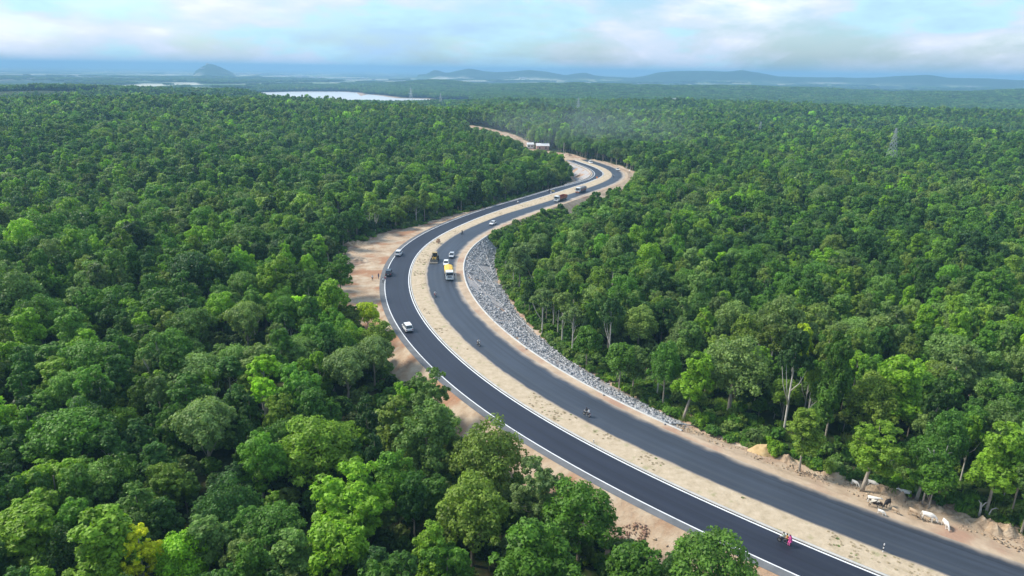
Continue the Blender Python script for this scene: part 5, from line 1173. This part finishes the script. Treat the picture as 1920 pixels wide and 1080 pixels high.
def pylon(px, py_top, dist, hgt, lab, rz=.3):
    dr = CR @ np.array([(px - 960) / FP, -(py_top - 540) / FP, -1.0]); hd = np.hypot(dr[0], dr[1]); x, y = dr[0] / hd * dist, dr[1] / hd * dist
    gz_ = float(terrain(np.array([x]), np.array([y]))[0]) - .2; hgt = H + dr[2] / hd * dist - gz_
    t = empty('pylon', (x, y, gz_), rz, lab, 'pylon', 'power pylons in the forest')
    W0 = hgt * .13; r = .11 if dist < 900 else .2
    f = lambda u: W0 * (1 - u) ** 1.25 + .35
    for sx in (-1, 1):
        for sy in (-1, 1): b = MB(); b.tube([(sx * f(u), sy * f(u), u * hgt) for u in np.linspace(0, 1, 7)], r, 4); b.build('leg', M_steel, t)
    b = MB(); us = [0, .16, .3, .43, .54, .64, .73, .81, .88, .94, 1]
    for u0, u1 in zip(us[:-1], us[1:]):
        a0, a1 = f(u0), f(u1); z0, z1 = u0 * hgt, u1 * hgt
        for (s1, s2) in (((-1, -1), (1, -1)), ((1, -1), (1, 1)), ((1, 1), (-1, 1)), ((-1, 1), (-1, -1))):
            b.tube([(s1[0] * a0, s1[1] * a0, z0), (s2[0] * a1, s2[1] * a1, z1)], r * .6, 3, False); b.tube([(s2[0] * a0, s2[1] * a0, z0), (s1[0] * a1, s1[1] * a1, z1)], r * .6, 3, False)
    b.build('lattice', M_steel, t)
    for k, u in enumerate((.68, .80, .92)):
        b = MB(); ww = hgt * (.15 - .02 * k)
        for sx in (-1, 1): b.tube([(sx * f(u), 0, u * hgt - .5), (sx * ww, 0, u * hgt + .1)], r * .7, 4); b.tube([(sx * f(u), 0, u * hgt + .6), (sx * ww, 0, u * hgt + .1)], r * .7, 4)
        b.build('cross_arm', M_steel, t)
pylon(1681, 240, 520, 27, 'lattice pylon rising from the right forest, nearest of the pylons', .5)
pylon(1427, 228, 760, 25, 'small pylon in the middle of the right forest', .5)
pylon(1190, 204, 1000, 26, 'thin distant pylon above the far road bend', .4)
pylon(1085, 183, 1180, 32, 'faint pylon left of the distant pylon pair', .4)
pylon(826, 174, 1500, 38, 'tall pylon standing by the right end of the lake', .4)
pylon(770, 164, 1900, 42, 'faint pylon on the far shore of the lake', .4)

# distant town on the plain
town_n = {}
def TL(k, where):
    town_n[where] = town_n.get(where, 0) + 1
    return 'tiny pale town building %s, %s from left' % (where, ORD[town_n[where] - 1])
g = np.random.default_rng(77)
spots = [(px, py) for px, py in sorted([(381,143),(392,142),(407,138.5),(413,139.5),(420,138),(428,139),(437,139.5),(446,138.5),(455,139),(463,138),(470,139.5),(478,139),(487,138.5),(495,139),(520,143),(533,142),(560,145),(571,144),(585,146),(600,145),(655,148),(683,147),(700,149),(60,150),(110,143),(118,142.5),(140,151),(205,141),(1100,157),(1140,159),(1165,160),(1188,161),(1193,160.5),(1230,163),(1265,163.5),(1318,166.5),(1020,154),(980,152),(1060,156)])]
for k, (px, py) in enumerate(spots):
    p = unproj(px, py + .8, -27); wd = g.uniform(22, 60) * (1.3 if 400 < px < 500 else 1); hh = g.uniform(7, 15); z0 = float(terrain(np.array([p[0]]), np.array([p[1]]))[0]) - .5
    where = 'below the lone cone hill' if 400 < px < 500 else 'on the far left plain' if px < 400 else 'on the plain right of the cone hill' if px < 720 else 'on the plain below the distant range'
    t = empty('town_building', (p[0], p[1], z0), g.uniform(-.4, .4), TL(k, where), 'building', 'distant town buildings ' + where)
    b = MB(); b.box((0, 0, hh / 2), (wd, g.uniform(12, 20), hh)); b.build('wall', M_wall, t); b = MB(); b.box((wd * .1, 0, hh + .8), (wd * .5, 10, 1.6)); b.build('roof', M_tin, t)
# village roofs inside the right ridge
for k, (px, py) in enumerate([(1262, 187), (1345, 193), (1352, 194), (1366, 194.5), (1384, 193)]):
    p = unproj(px, py, 0); z0 = float(terrain(np.array([p[0]]), np.array([p[1]]))[0])
    p = unproj(px, py, z0 + 12); t = empty('village_house', (p[0], p[1], z0), g.uniform(-.5, .5), 'pale village house among trees under the right-hand ridge, %s from left' % ORD[k], 'house', 'village houses under the ridge')
    b = MB(); b.box((0, 0, 6.5), (14, 9, 13)); b.build('wall', M_wall, t); b = MB(); b.loft([[(x, -5.5, 13), (x, 0, 15.5), (x, 5.5, 13)] for x in (-8, 8)]); b.build('roof', M_tin, t)

# ------------------------------------------------------------------ haze
hb = MB(); hb.box((0, 0, 35), (56000, 56000, 160))
m = bpy.data.materials.new('haze'); m.use_nodes = True; t = m.node_tree; t.nodes.clear()
vo = N(t, 'ShaderNodeVolumePrincipled'); vo.inputs['Density'].default_value = HAZE_DENSITY; vo.inputs['Color'].default_value = (*HAZE_COLOR, 1); vo.inputs['Anisotropy'].default_value = 0.0
mo = N(t, 'ShaderNodeOutputMaterial'); t.links.new(vo.outputs[0], mo.inputs['Volume'])
tag(hb.build('haze', m), 'thin blue haze filling the air over the forest and plain', 'haze', kind='stuff')

ms = MB(); rings = []
for k in range(9):
    ph = -math.pi / 2 + math.pi * k / 8; r = max(.02, math.cos(ph)); rings.append([(130 * r * math.cos(a), 150 * r * math.sin(a), 26 * math.sin(ph)) for a in np.linspace(0, 2 * math.pi, 24, endpoint=False)])
ms.loft(rings)
m = bpy.data.materials.new('smoke'); m.use_nodes = True; t = m.node_tree; t.nodes.clear()
tc = N(t, 'ShaderNodeTexCoord'); mp = N(t, 'ShaderNodeMapping'); mp.inputs['Scale'].default_value = (1 / 130, 1 / 150, 1 / 26); t.links.new(tc.outputs['Object'], mp.inputs['Vector'])
ln = N(t, 'ShaderNodeVectorMath', operation='LENGTH'); t.links.new(mp.outputs[0], ln.inputs[0])
mr = N(t, 'ShaderNodeMapRange', interpolation_type='SMOOTHSTEP'); mr.inputs['From Min'].default_value = .1; mr.inputs['From Max'].default_value = .98; mr.inputs['To Min'].default_value = 1; mr.inputs['To Max'].default_value = 0; t.links.new(ln.outputs['Value'], mr.inputs['Value'])
nz = N(t, 'ShaderNodeTexNoise', i_Scale=.018, i_Detail=3.0); t.links.new(tc.outputs['Object'], nz.inputs['Vector'])
rz_ = ramp(t, [(.38, .1), (.62, 1.)]); t.links.new(nz.outputs['Fac'], rz_.inputs[0])
mu = N(t, 'ShaderNodeMath', operation='MULTIPLY'); t.links.new(mr.outputs[0], mu.inputs[0]); t.links.new(rz_.outputs[0], mu.inputs[1])
m2 = N(t, 'ShaderNodeMath', operation='MULTIPLY'); t.links.new(mu.outputs[0], m2.inputs[0]); m2.inputs[1].default_value = .0020
vo = N(t, 'ShaderNodeVolumePrincipled'); vo.inputs['Color'].default_value = (.75, .85, .95, 1); t.links.new(m2.outputs[0], vo.inputs['Density'])
mo = N(t, 'ShaderNodeOutputMaterial'); t.links.new(vo.outputs[0], mo.inputs['Volume'])
o = ms.build('smoke', m); q = unproj(1075, 250, 12); o.location = (q[0], q[1], 18); tag(o, 'thin bluish smoke drifting over the forest beyond the far bend', 'smoke', kind='stuff')
